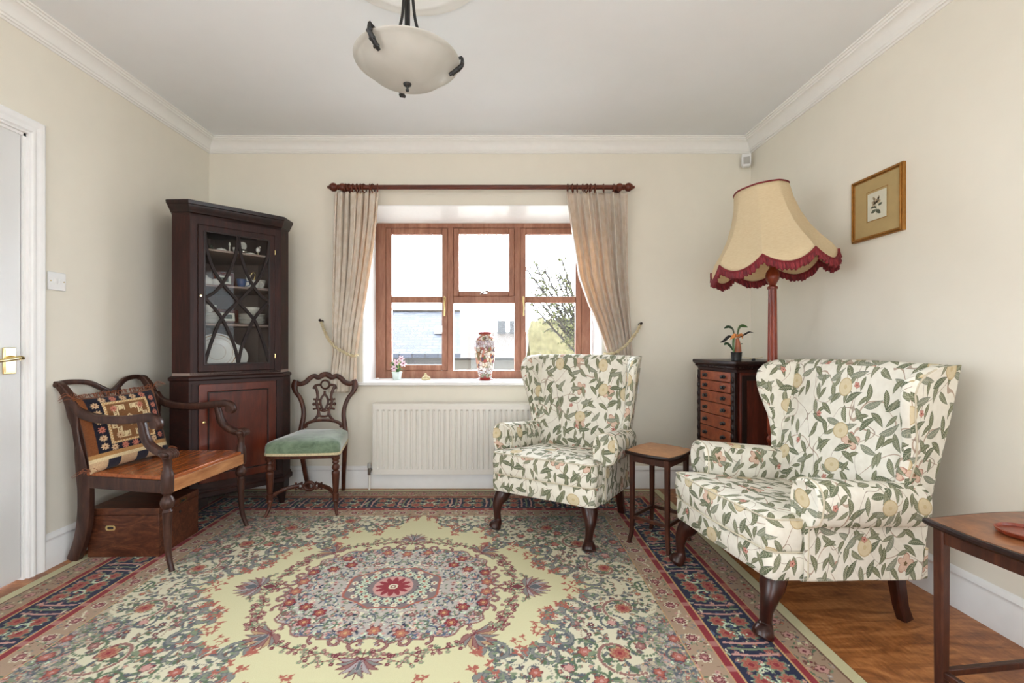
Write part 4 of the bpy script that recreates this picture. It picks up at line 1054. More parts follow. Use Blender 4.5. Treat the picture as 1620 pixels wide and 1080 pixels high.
# ------------------------------------------------------------------ corner cabinet
def make_cabinet():
    t = thing('corner_cabinet', 'tall dark mahogany corner cabinet with glazed upper door', 'corner cabinet', (-1.6135, 2.8065, RZ), PI/4)
    plan = [(-.2525, 0), (-.325, .074), (-.247, .405), (-.02, .628), (.02, .628), (.247, .405), (.325, .074), (.2525, 0)]
    def off(d):   # outward offset on the front five sides only
        c_ = .0
        return [(-.2525-d*.41, -d), (-.325-d, .074-d*.1), (-.247, .405), (-.02, .628), (.02, .628), (.247, .405), (.325+d, .074-d*.1), (.2525+d*.41, -d)]
    zc0, zw, zt_ = .18, .83, 1.80
    # ---- lower carcass: walls as closed solid shell, with plinth moulding
    b = MB().prism(off(.012), XY, zc0, zw); b.build('lower_carcass', 'mahog_h', t, bevel=.003)
    b = MB(); b.loft([[(x, y, z) for x, y in off(d)] for z, d in ((.135, .014), (.14, .026), (.165, .026), (.172, .018), (.18, .018), (.19, .012))]); b.build('base_moulding', 'mahog_h', t, ang=25)
    for s_ in (-1, 1):
        ft = [(0, .0), (.022, .0), (.03, .03), (.045, .06), (.07, .085), (.095, .09), (.1, .135), (0, .135)]
        b = MB().prism([(s_*(.262-x), z) for x, z in ft], XZ, -.02, .0); b.prism([(s_*(.262+.7*x*.8), z) for x, z in ft[:7]+[(0, .135)]], lambda p, q, h: (p, -.015+(abs(p)-.262)*1.0+h, q), 0, .018)
        b.build('bracket_foot', 'mahog_dark', t)
    MB().box((0, .5, .067), (.08, .08, .135)).build('foot', 'mahog_dark', t)
    # canted corners, lower and upper pilaster faces
    b = MB(); b.loft([[(x, y, z) for x, y in off(d)] for z, d in ((.822, .012), (.828, .02), (.842, .02), (.85, .008), (.852, .0))]); b.build('waist_moulding', 'mahog_h', t, ang=25)
    # lower door
    ld = thing('lower_door', None, None); ld.parent = t
    dz0, dz1 = .222, .80; hwid = .212; yf = -.013
    b = MB().ring(rect2(-hwid, hwid, dz0, dz1), rect2(-hwid+.045, hwid-.045, dz0+.045, dz1-.045), XZ, yf-.012, yf)
    b.build('door_frame', 'mahog_red', ld, bevel=.003)
    b = MB().box((0, yf-.003, (dz0+dz1)/2), (2*hwid-.088, .006, dz1-dz0-.088)); b.build('door_panel', 'mahog_red', ld)
    b = MB(); b.ring(rect2(-hwid+.045, hwid-.045, dz0+.045, dz1-.045), rect2(-hwid+.052, hwid-.052, dz0+.052, dz1-.052), XZ, yf-.015, yf-.003); b.build('panel_beading', 'mahog_dark', ld, bevel=.002)
    b = MB().lathe([(.006, 0), (.005, .008), (.0085, .014), (.0085, .019), (.003, .022)], n=14); b.xf(Matrix.Translation((-hwid+.022, yf-.012, .58)) @ Matrix.Rotation(PI/2, 4, 'X')); b.build('knob', 'brass', ld)
    for s_ in (-1, 1): MB().box((s_*(hwid+.02), yf-.001, (dz0+dz1)/2), (.028, .004, dz1-dz0+.01)).build('stile_facing', 'mahog_v', t, bevel=.001)
    # ---- upper carcass (hollow)
    z0, z1 = .852, 1.80; th_ = .012
    inner = [(-.2525+.0, .012), (-.312, .074), (-.236, .400), (-.012, .612), (.012, .612), (.236, .400), (.312, .074), (.2525, .012)]
    b = MB().prism(plan, XY, z0, z0+.016); b.build('upper_floor', 'interior', t)
    MB().prism(plan, XY, z1-.02, z1+.01).build('upper_top', 'mahog_h', t)
    for i, (nm, mt) in enumerate((('corner_facing', 'mahog_v'), ('side_board', 'mahog_dark'), ('back_board', 'interior'), ('back_board', 'interior'), ('back_board', 'interior'), ('side_board', 'mahog_dark'), ('corner_facing', 'mahog_v'))):
        a, c = plan[i], plan[i+1]; ai, ci = inner[i], inner[i+1]
        MB().prism([a, c, ci, ai], XY, z0+.016, z1-.02).build(nm, mt, t)
    # pale lining inside the side boards
    for i in (1, 5):
        a, c = inner[i], inner[i+1]; k = .003
        sx = 1 if i == 1 else -1
        MB().prism([(a[0], a[1]+.01), (c[0], c[1]), (c[0]+sx*k, c[1]), (a[0]+sx*k, a[1]+.01)], XY, z0+.016, z1-.02).build('lining', 'interior', t)
    # face frame round the door
    gw = .178; gz0, gz1 = .918, 1.70
    dhw, dz0, dz1 = .212, .872, 1.737
    MB().ring(rect2(-.2525, .2525, z0, z1), rect2(-dhw-.001, dhw+.001, dz0-.001, dz1+.001), XZ, 0, .02).build('face_frame', 'mahog_v', t, bevel=.002)
    # cornice
    b = MB(); b.loft([[(x, y, z) for x, y in off(d)] for z, d in ((1.795, .002), (1.80, .008), (1.812, .012), (1.828, .020), (1.84, .023), (1.844, .028), (1.862, .031), (1.866, .027))]); b.build('cornice', 'mahog_dark', t, ang=25)
    # shelves
    shelf = [(-.205, .03), (-.285, .09), (-.222, .392), (-.01, .595), (.01, .595), (.222, .392), (.285, .09), (.205, .03)]
    for z in (1.16, 1.395, 1.608): MB().prism(shelf, XY, z-.012, z).build('shelf', 'interior', t)
    # glazed door
    ud = thing('glazed_door', None, None); ud.parent = t
    MB().ring(rect2(-dhw, dhw, dz0, dz1), rect2(-gw, gw, gz0, gz1), XZ, -.004, .018).build('door_frame', 'mahog_v', ud, bevel=.003)
    MB().ring(rect2(-gw-.006, gw+.006, gz0-.006, gz1+.006), rect2(-gw+.004, gw-.004, gz0+.004, gz1-.004), XZ, -.007, .004).build('door_beading', 'mahog_dark', ud, bevel=.002)
    MB().box((0, .012, (gz0+gz1)/2), (2*gw, .003, gz1-gz0)).build('glass', 'cabglass', ud)
    # astragal bars: pointed lancets crossing in the middle
    gh = gz1-gz0; b = MB()
    def G(u, v): return (-gw+2*gw*u, .002, gz0+gh*v)
    def mir(pts): return [(1-u, v) for u, v in pts]
    A = [(.0, 1), (.03, .87), (.12, .73), (.26, .62), (.5, .485), (.76, .34), (.9, .17), (1.0, .0)]
    Bc = [(.5, 1), (.46, .86), (.37, .72), (.26, .62), (.14, .545), (.0, .5), ]
    Cc = [(.0, .5), (.13, .43), (.25, .35), (.36, .24), (.45, .12), (.5, .0)]
    Dd = [(.5, 1), (.54, .86), (.63, .72), (.76, .62)]
    for path in (A, mir(A), Bc, mir(Bc), Cc, mir(Cc)):
        b.bar([G(*p) for p in [(q.x, q.y) for q in cat([(u, v, 0) for u, v in path], 6)]], .008, .0085, (0, 1, 0))
    b.build('glazing_bars', 'bar', ud)
    b = MB().tube([(-dhw+.014, -.004, 1.32), (-dhw+.014, -.0065, 1.32)], .006, 12); b.build('keyhole_plate', 'brass', ud)
    for z in (1.63, .96): MB().tube([(dhw+.001, -.004, z-.014), (dhw+.001, -.004, z+.014)], .0018, 8).build('hinge', 'brass', ud)
    return t
def rect2(x0_, x1_, z0_, z1_): return [(x0_, z0_), (x1_, z0_), (x1_, z1_), (x0_, z1_)]
cab = make_cabinet()
CABM = Matrix.Translation((-1.6135, 2.8065, RZ)) @ Matrix.Rotation(PI/4, 4, 'Z')
def cw(x, y, z): return tuple(CABM @ Vector((x, y, z)))
# ---- crockery in the cabinet: each piece a thing of its own
def piece(name, label, cat_, prof, mat, pos, n=24, group=None, rz=0):
    o = MB().lathe(prof, n=n).build(name, mat, loc=cw(*pos), ang=50); return tag(o, label, cat_, group)
plate = [(.02, 0), (.04, .001), (.062, .006), (.078, .011), (.078, .013), (.06, .009), (.04, .004), (.001, .004)]
def stack(x, y, z, n, sc, label, grp):
    for k in range(n):
        o = MB().lathe([(r*sc, zz*sc) for r, zz in plate], n=28).build('plate', 'china', loc=cw(x, y, z+k*.0095*sc), ang=50) if k == 0 else first.copy()
        if k == 0: first = o
        else: scn.collection.objects.link(o); o.location = cw(x, y, z+k*.0095*sc)
        tag(o, label, 'plate', grp)
stack(-.13, .13, 1.16, 8, .9, 'white plate in the left-hand stack on the third cabinet shelf', 'left plate stack')
stack(.115, .13, 1.16, 7, 1.0, 'white plate in the right-hand stack on the third cabinet shelf', 'right plate stack')
bowl = [(.018, 0), (.02, .004), (.035, .018), (.044, .036), (.046, .042), (.043, .04), (.033, .02), (.001, .008)]
cup = [(.015, 0), (.018, .004), (.024, .02), (.028, .045), (.03, .055), (.027, .053), (.022, .02), (.001, .008)]
piece('bowl', 'white bowl on top of the left stack of plates in the cabinet', 'bowl', bowl, 'china', (-.13, .13, 1.16+.0745))
piece('bowl', 'white bowl on top of the right stack of plates in the cabinet', 'bowl', bowl, 'china', (.115, .13, 1.16+.0725))
def handle(o, r, z0_, z1_, mat, a=0):
    c_, s_ = math.cos(a), math.sin(a)
    MB().tube(cat([(c_*r, s_*r, z1_), (c_*(r+.02), s_*(r+.02), z1_-.004), (c_*(r+.02), s_*(r+.02), z0_+.006), (c_*r, s_*r, z0_)], 6), .0028, 8).build('handle', mat, o)
def spout(o, r, z0_, z1_, mat, a=0):
    c_, s_ = math.cos(a), math.sin(a)
    MB().tube(cat([(c_*r*.8, s_*r*.8, z0_), (c_*(r+.018), s_*(r+.018), z0_+.012), (c_*(r+.03), s_*(r+.03), z1_)], 6), [.008]*4+[.005]*9, 8).build('spout', mat, o)
o = piece('teapot', 'small white teapot at the left of the second cabinet shelf', 'teapot', [(.018, 0), (.03, .01), (.034, .028), (.026, .045), (.012, .05), (.006, .054), (.007, .06), (.001, .063)], 'china', (-.145, .11, 1.395)); handle(o, .032, .015, .042, 'china', 1.5); spout(o, .03, .018, .045, 'china', -1.7)
o = piece('sugar_bowl', 'grey-white lidded sugar bowl beside the teapot in the cabinet', 'bowl', [(.02, 0), (.036, .012), (.038, .035), (.03, .042), (.01, .046), (.001, .048)], 'china', (-.085, .12, 1.395))
o = piece('mug', 'small blue-and-white mug in the middle of the second cabinet shelf', 'mug', cup, 'blueglaze', (.045, .1, 1.395)); handle(o, .026, .012, .042, 'blueglaze', .2)
o = piece('jug', 'slim white jug with a tall loop handle on the second cabinet shelf', 'jug', [(.02, 0), (.026, .012), (.024, .035), (.014, .06), (.013, .075), (.018, .085), (.001, .08)], 'china', (.088, .11, 1.395)); MB().tube(cat([(.012, 0, .08), (.03, 0, .105), (.045, 0, .09), (.035, 0, .05), (.024, 0, .03)], 6), .003, 8).build('handle', 'brass', o)
o = piece('cup', 'pale teacup right of the slim jug in the cabinet', 'cup', cup[:-1]+[(.001, .01)], 'china', (.125, .1, 1.395)); handle(o, .026, .012, .042, 'china', .4)
o = piece('mug', 'white mug at the right end of the second cabinet shelf', 'mug', cup, 'china', (.165, .12, 1.395+.006))
piece('saucer', 'white saucer under the mug at the right end of the second cabinet shelf', 'saucer', [(r*.75, z*.4) for r, z in plate], 'china', (.165, .12, 1.395))
def framed(label, x, y, z):
    t = thing('picture_frame', label, 'framed picture', cw(x, y, z), PI/4+.1)
    tilt = Matrix.Rotation(-.2, 4, 'X')
    MB().ring(rect2(-.062, .062, 0, .1), rect2(-.04, .04, .024, .078), XZ, -.006, .006).xf(tilt).build('frame', 'mahog_red', t, bevel=.002)
    p_ = MB().box((0, .0, .051), (.084, .004, .058)).xf(tilt).build('picture', 'paper', t)
    MB().box((0, -.0025, .053), (.05, .001, .028)).xf(tilt).build('printed_scene', 'ink', p_)
framed('small red-framed picture on the second cabinet shelf', -.035, .16, 1.395)
framed('small red-framed picture on the third cabinet shelf', -.01, .17, 1.16)
for k, (x, hh, kind_, lab) in enumerate(((-.155, .05, 0, 'thin white candlestick at the left end of the top cabinet shelf'), (-.12, .035, 1, 'small dark green figurine on the top cabinet shelf'), (-.07, .022, 2, 'shallow white dish with lid on the top cabinet shelf'),
        (-.02, .07, 0, 'tall white candlestick in the middle of the top cabinet shelf'), (.012, .035, 3, 'small white cup right of the tall candlestick in the cabinet'), (.055, .045, 4, 'round white pot with a saucer standing behind it on the top shelf'), (.095, .018, 2, 'tiny white lidded box on the top cabinet shelf'), (.145, .06, 5, 'figurine of a white bird on a perch at the right of the top shelf'))):
    pos = (x, .09+.02*(k % 2), 1.608)
    if kind_ == 0: piece('candlestick', lab, 'candlestick', [(.012, 0), (.012, .004), (.004, .01), (.004, hh*.7), (.007, hh*.75), (.003, hh)], 'china', pos)
    elif kind_ == 1: piece('figurine', lab, 'figurine', [(.012, 0), (.008, .012), (.013, .02), (.006, .028), (.009, .034), (.001, .04)], 'ink', pos)
    elif kind_ == 2: piece('lidded_box', lab, 'box', [(.018, 0), (.026, .006), (.027, hh*.6), (.02, hh*.85), (.004, hh), (.001, hh+.004)], 'china', pos)
    elif kind_ == 3: piece('cup', lab, 'cup', [(r*.7, z*.65) for r, z in cup], 'china', pos)
    elif kind_ == 4:
        o = piece('pot', lab, 'pot', [(.014, 0), (.026, .012), (.026, .028), (.018, .036), (.001, .036)], 'silver', pos)
        b = MB().lathe([(r*.35, z*.3) for r, z in plate], n=24); b.xf(Matrix.Translation((0, 0, .055)) @ Matrix.Rotation(PI/2, 4, 'X') @ Matrix.Rotation(0, 4, 'Z')); b.build('lid', 'china', o)
    else:
        o = piece('figurine', lab, 'figurine', [(.016, 0), (.014, .006), (.005, .01), (.004, .03), (.001, .032)], 'shell', pos)
        MB().ball((0, 0, .045), .014, 8, (1, .7, 1.3)).ball((.012, 0, .062), .007, 6).build('bird', 'china', o)
o = thing('platter', 'large oval white platter standing upright at the bottom of the cabinet', 'platter', cw(-.07, .2, .868), PI/4)
b = MB(); prof_ = [(.001, 0), (.07, 0), (.1, .008), (.118, .014), (.118, .018), (.1, .012), (.07, .004), (.001, .004)]
b.lathe(prof_, n=48); b.xf(Matrix.Translation((0, 0, .118)) @ Matrix.Rotation(-.16, 4, 'X') @ Matrix.Diagonal((1.02, 1, 1, 1)) @ Matrix.Rotation(PI/2, 4, 'X')); b.build('dish', 'china', o, ang=50)
b = MB().tube([(.108*math.cos(2*PI*k/48), .108*math.sin(2*PI*k/48), .0145) for k in range(48)], .0022, 6, closed=True)
b.tube([(.09*math.cos(2*PI*k/48), .09*math.sin(2*PI*k/48), .011) for k in range(48)], .001, 6, closed=True)
b.tube([(.05*math.cos(2*PI*k/48), .05*math.sin(2*PI*k/48), .0045) for k in range(48)], .0008, 6, closed=True)
b.xf(Matrix.Translation((0, 0, .118)) @ Matrix.Rotation(-.16, 4, 'X') @ Matrix.Rotation(PI/2, 4, 'X')); b.build('printed_band', 'gold', o)
piece('plate', 'round white plate standing beside the platter at the bottom of the cabinet', 'plate', [(r*1.1, z*1.1) for r, z in plate], 'china', (.04, .26, .95)).rotation_euler = (PI/2-.2, 0, PI/4)
o = thing('serving_dish', 'oval white serving dish in front of the platter in the cabinet', 'dish', cw(-.02, .10, .868), PI/4)
b = MB().lathe([(.05, 0), (.06, .004), (.068, .03), (.07, .038), (.066, .037), (.058, .008), (.001, .006)], n=36); b.xf(Matrix.Diagonal((1, .7, 1, 1))); b.build('dish', 'china', o, ang=50)
b = MB().lathe([(.0665, .018), (.069, .02), (.0695, .03), (.067, .03)], n=36, cap=False); b.xf(Matrix.Diagonal((1, .7, 1, 1))); b.build('printed_band', 'leafgreen', o)
sv = thing('silver_tray', 'small silver dish on the third cabinet shelf in front of the framed picture', 'dish', cw(.0, .085, 1.16), PI/4)
b = MB().lathe([(.02, 0), (.035, .003), (.045, .008), (.044, .009), (.03, .004), (.001, .003)], n=30); b.xf(Matrix.Diagonal((1.2, .7, 1, 1))); b.build('dish', 'silver', sv)

# ------------------------------------------------------------------ scroll-arm settle chair (left)
def make_settle():
    t = thing('scroll_armchair', 'low wide wooden scroll-arm chair against the left wall', 'wooden armchair', (-1.771, 2.369, RZ), math.radians(84.5))
    S = MB().prism([(-.262, -.285), (.262, -.285), (.225, .185), (-.225, .185)], XY, .412, .43); S.build('seat', 'seatwood', t, bevel=.004)
    MB().box((0, -.282, .385), (.49, .022, .058)).build('seat_rail', 'railwood', t, bevel=.002)
    for s_ in (-1, 1):
        MB().bar([(s_*.255, -.27, .382), (s_*.212, .19, .382)], .011, .029, (1, 0, 0)).build('seat_rail', 'walnut', t)
    MB().box((0, .185, .382), (.41, .02, .056)).build('seat_rail', 'walnut', t)
    for s_ in (-1, 1):
        # rear sabre post
        X_ = lambda z: s_*interp([(0, .20), (.43, .212), (.85, .228)], z)
        tb = cat([(0, .265, 0), (0, .225, .09), (0, .2, .2), (0, .192, .32), (0, .198, .43), (0, .212, .54), (0, .225, .64), (0, .24, .72), (0, .268, .79), (0, .305, .838), (0, .33, .846)], 5)
        MB().bar([(X_(p.z), p.y, p.z) for p in tb], .0165, [interp([(0, .028), (.2, .032), (.42, .033), (.5, .026), (.56, .017), (.64, .017), (.7, .03), (.78, .022), (.846, .014)], p.z) for p in tb], (1, 0, 0)).build('back_post', 'walnut', t)
        # front post: turned, with paw and ball, sabre leg
        b = MB().lathe([(.020, .52), (.024, .515), (.018, .505), (.017, .462), (.021, .455), (.021, .45), (.024, .445), (.0265, .43), (.0265, .37), (.024, .356), (.016, .35), (.014, .342), (.024, .332), (.029, .318), (.0295, .31), (.028, .30), (.022, .288), (.014, .282), (.017, .276), (.0205, .27), (.018, .262)], (s_*.255, -.27, 0), 20)
        b.tube([(s_*p.x, p.y, p.z) for p in cat([(.255, -.27, .265), (.255, -.27, .16), (.257, -.278, .07), (.262, -.30, 0)], 6)], [interp([(0, .0115), (.06, .0125), (.27, .02)], p.z) for p in cat([(.255, -.27, .265), (.255, -.27, .16), (.257, -.278, .07), (.262, -.30, 0)], 6)], 14)
        b.build('leg', 'walnut', t)
        # scrolled arm
        xs = lambda y: s_*interp([(-.3, .255), (.25, .225)], y)
        top = cat([(0, .235, .755), (0, .2, .715), (0, .14, .692), (0, .05, .682), (0, -.05, .684), (0, -.12, .692), (0, -.17, .698), (0, -.205, .69), (0, -.222, .67), (0, -.21, .655)], 6)
        ar = MB().bar([(xs(p.y), p.y, p.z) for p in top], .0165, [interp([(-.3, .016), (-.15, .02), (.05, .018), (.25, .02)], p.y) for p in top], (1, 0, 0))
        ar.tube([(xs(-.2)-.019, -.208, .668), (xs(-.2)+.019, -.208, .668)], .020, 16)
        low = cat([(0, -.128, .69), (0, -.14, .655), (0, -.15, .61), (0, -.175, .572), (0, -.215, .547), (0, -.25, .535)], 6)
        ar.bar([(xs(p.y), p.y, p.z) for p in low], .016, [interp([(.52, .016), (.6, .017), (.7, .012)], p.z) for p in low], (1, 0, 0))
        arm = ar.build('arm', 'walnut', t, ang=50)
        b = MB().ball((s_*.255, -.262, .533), .026, 10, (1.05, 1.1, .8))
        for k in (-1.5, -.5, .5, 1.5): b.tube(cat([(s_*.255+k*.0115, -.262, .549), (s_*.255+k*.0125, -.288, .547), (s_*.255+k*.0125, -.303, .534), (s_*.255+k*.012, -.300, .518)], 5), [.0078]*16, 8)
        b.build('paw', 'walnut', arm)
    cr = cat([(-.232, .332, .846), (-.17, .315, .852), (-.1, .30, .842), (-.045, .285, .81), (0, .28, .788), (.045, .285, .81), (.1, .30, .842), (.17, .315, .852), (.232, .332, .846)], 7)
    MB().bar(cr, .009, [.012]*len(cr), (0, 1, 0)).build('crest_rail', 'walnut', t)
    for s_ in (-1, 1): MB().tube([(s_*.235, .30, .842), (s_*.235, .345, .842)], .013, 14).build('crest_scroll', 'walnut', t)
    lo = cat([(-.215, .22, .60), (0, .22, .585), (.215, .22, .60)], 6); MB().bar(lo, .01, [.014]*len(lo), (0, 1, 0)).build('back_rail', 'walnut', t)
    sp_ = [cat([(s_*.0, .225, .60), (s_*.05, .235, .66), (s_*.02, .25, .72), (s_*.045, .28, .80)], 5) for s_ in (-1, 1)]
    b = MB()
    for q in sp_: b.bar(q, .008, [.009]*len(q), (0, 1, 0))
    b.build('splat', 'walnut', t)
    return t
make_settle()
# cushion on it
def make_cushion():
    n = 150; g = np.linspace(-1, 1, n); U, V = np.meshgrid(g, g)
    C = np.zeros((n, n, 3)); rg = np.random.RandomState(3)
    c = {k: np.array(RGB(*v)[:3]) for k, v in dict(brown=(118, 70, 40), dbrown=(78, 46, 30), navy=(34, 33, 42), gold=(186, 140, 88), cream=(214, 194, 152), tan=(122, 84, 52), pink=(180, 110, 92), pale=(196, 164, 128)).items()}
    C[:] = c['brown']
    q = (np.abs(U) < .86) & (V > -.55) & (V < .94); C[q] = c['navy']
    rows = V < -.55; C[rows] = c['gold']*.8
    C[(V < -.66) & (V > -.75)] = c['cream']; C[(V <= -.75)] = c['pale']
    q = (V <= -.75) & (np.sin(U*9) > .2); C[q] = c['navy']*1.6
    fr = (np.abs(U) < .56) & (V > -.38) & (V < .76); C[fr] = c['gold']; C[fr & ((np.floor(U*28)+np.floor(V*28)) % 2 == 0)] = c['cream']
    q = (np.abs(U) < .5) & (V > -.32) & (V < .70); C[q] = c['tan']
    # stepped key motif
    u2, v2 = np.abs(U), np.abs(V-.19)
    st_ = [(0.08, .44), (.08, .30), (.20, .44), (.20, .28), (.28, .28), (.28, .14), (.38, .14), (.38, .02), (.44, .02)]
    def ln(a, b_):
        x0_, x1_ = sorted((a[0], b_[0])); y0_, y1_ = sorted((a[1], b_[1])); C[(u2 > x0_-.016) & (u2 < x1_+.016) & (v2 > y0_-.016) & (v2 < y1_+.016)] = c['cream']
    for x0_, y0_ in ((.08, .30), (.20, .30), (.26, .16), (.36, .03)):
        ln((x0_, y0_), (x0_, y0_+.13)); ln((x0_, y0_+.13), (x0_+.09, y0_+.13)); ln((x0_+.09, y0_+.13), (x0_+.09, y0_+.02)); ln((x0_+.045, y0_+.02), (x0_+.09, y0_+.02)); ln((x0_+.045, y0_+.02), (x0_+.045, y0_+.08))
    q = (u2+v2 < .17) & (u2+v2 > .12); C[q] = c['cream']; C[u2+v2 < .07] = c['gold']
    for (x, y) in [(sx*.71, y) for sx in (-1, 1) for y in (-.4, -.18, .04, .26, .48, .7)]+[(x, .85) for x in (-.5, -.25, 0, .25, .5)]+[(x, -.47) for x in (-.5, -.25, 0, .25, .5)]+[(-.33, .55), (.33, .55), (-.33, -.18), (.33, -.18)]:
        d = np.hypot(U-x, V-y); th = np.arctan2(V-y, U-x); C[d < .09*(.55+.45*np.abs(np.cos(4*th)))] = c['pink'] if rg.rand() < .5 else c['pale']; C[d < .02] = c['brown']
    C *= (.85+.3*rg.rand(n, n, 1))
    t = thing('cushion', 'kilim-patterned brown and navy cushion leaning on the wooden chair seat', 'cushion', (0, 0, 0))
    hs = .185; vs = []; cols = []
    for side in (-1, 1):
        for j in range(n):
            for i in range(n):
                u, v = g[i], g[j]
                e = max(0, (1-u**4))*max(0, (1-v**4)); th_ = .062*e**.55
                pin = 1-.05*(1-e)*(abs(u)*abs(v))
                sx = 1-.06*(1-v*v)*abs(u)**2; sz = 1-.06*(1-u*u)*abs(v)**2
                vs.append((u*hs*sx, side*th_, v*hs*sz)); cols.append(C[j, i] if side < 0 else c['dbrown'])
    fs = []
    for k in range(2):
        o_ = k*n*n
        for j in range(n-1):
            for i in range(n-1):
                a = o_+j*n+i; fs.append((a, a+1, a+n+1, a+n) if k == 0 else (a, a+n, a+n+1, a+1))
    me = bpy.data.meshes.new('cover'); me.from_pydata(vs, [], fs); me.materials.append(M['kilim']); me.shade_smooth()
    at = me.color_attributes.new('pattern', 'FLOAT_COLOR', 'POINT'); at.data.foreach_set('color', np.concatenate([np.array(cols), np.ones((len(cols), 1))], 1).astype(np.float32).ravel())
    o = bpy.data.objects.new('cover', me); scn.collection.objects.link(o); o.parent = t
    rnd = random.Random(5)
    for (cx0, cz0) in ((-hs, hs), (hs, hs), (-hs, -hs), (hs, -hs)):
        b = MB()
        for k in range(16):
            d = Vector((rnd.uniform(-1, 1)*.035+math.copysign(.012, cx0), rnd.uniform(-.03, .03), rnd.uniform(-.01, .025) if cz0 > 0 else rnd.uniform(0, .02)))
            b.tube(cat([(cx0*.97, 0, cz0*.97), (cx0*.97+d.x*.6, d.y*.6, cz0*.97+d.z+.012), (cx0*.97+d.x*1.3, d.y*1.4, cz0*.97+d.z*.6)], 4), .0011, 5)
        b.build('tassel', 'tassel', t)
    b = MB()
    for k in range(70):
        x = rnd.uniform(-hs, hs)*.95; b.tube(cat([(x, 0, hs*.95), (x+rnd.uniform(-.01, .01), rnd.uniform(-.015, .015), hs+.012), (x+rnd.uniform(-.022, .022), rnd.uniform(-.02, .02), hs+rnd.uniform(-.002, .014))], 3), .0012, 5)
    b.build('fringe', 'tassel', t)
    t.rotation_mode = 'XYZ'
    # bottom centre on the seat
    base_ = Vector((-1.872, 2.318, .434+RZ)); R_ = Matrix.Rotation(math.radians(71), 4, 'Z') @ Matrix.Rotation(math.radians(-15), 4, 'X') @ Matrix.Rotation(math.radians(-3), 4, 'Y')
    t.matrix_world = Matrix.Translation(base_) @ R_ @ Matrix.Translation((0, 0, hs*.985))
make_cushion()
# wooden box under the seat
bx = thing('wooden_box', 'brown wooden campaign box with brass inset handle beneath the scroll-arm chair', 'box', (-1.838, 2.366, RZ), math.radians(1))
MB().box((0, 0, .101), (.344, .297, .202)).build('body', 'chestwood', bx, bevel=.002)
ld = MB().box((0, 0, .2205), (.346, .299, .033)).build('lid', 'chestwood', bx, bevel=.002)
def inset(par, c_, d_, axis):
    # recessed handle plate: frame, dark well, bail
    fn = (lambda p, q, h: (c_[0]+p, c_[1]-h, c_[2]+q)) if axis == 'y' else (lambda p, q, h: (c_[0]+h, c_[1]+p, c_[2]+q))
    n = 20; o_ = []; i_ = []
    for k in range(n):
        a = 2*PI*k/n; ex = lambda s_, r: math.copysign(abs(s_)**.5*r, s_)
        o_.append((ex(math.cos(a), d_[0]), ex(math.sin(a), d_[1]))); i_.append((ex(math.cos(a), d_[0]*.62), ex(math.sin(a), d_[1]*.55)))
    h_ = MB().ring(o_, i_, fn, 0, .002).build('inset_handle', 'brass', par)
    MB().prism(i_, fn, 0, .0008).build('handle_well', 'black', h_)
inset(bx, (-.06+.0, -.149, .142), (.024, .012), 'y'); inset(ld, (.1735, .02, .2185), (.028, .009), 'x')
MB().tube([(.172, .0, .165), (.174, .0, .165)], .007, 14).build('keyhole_plate', 'black', bx)

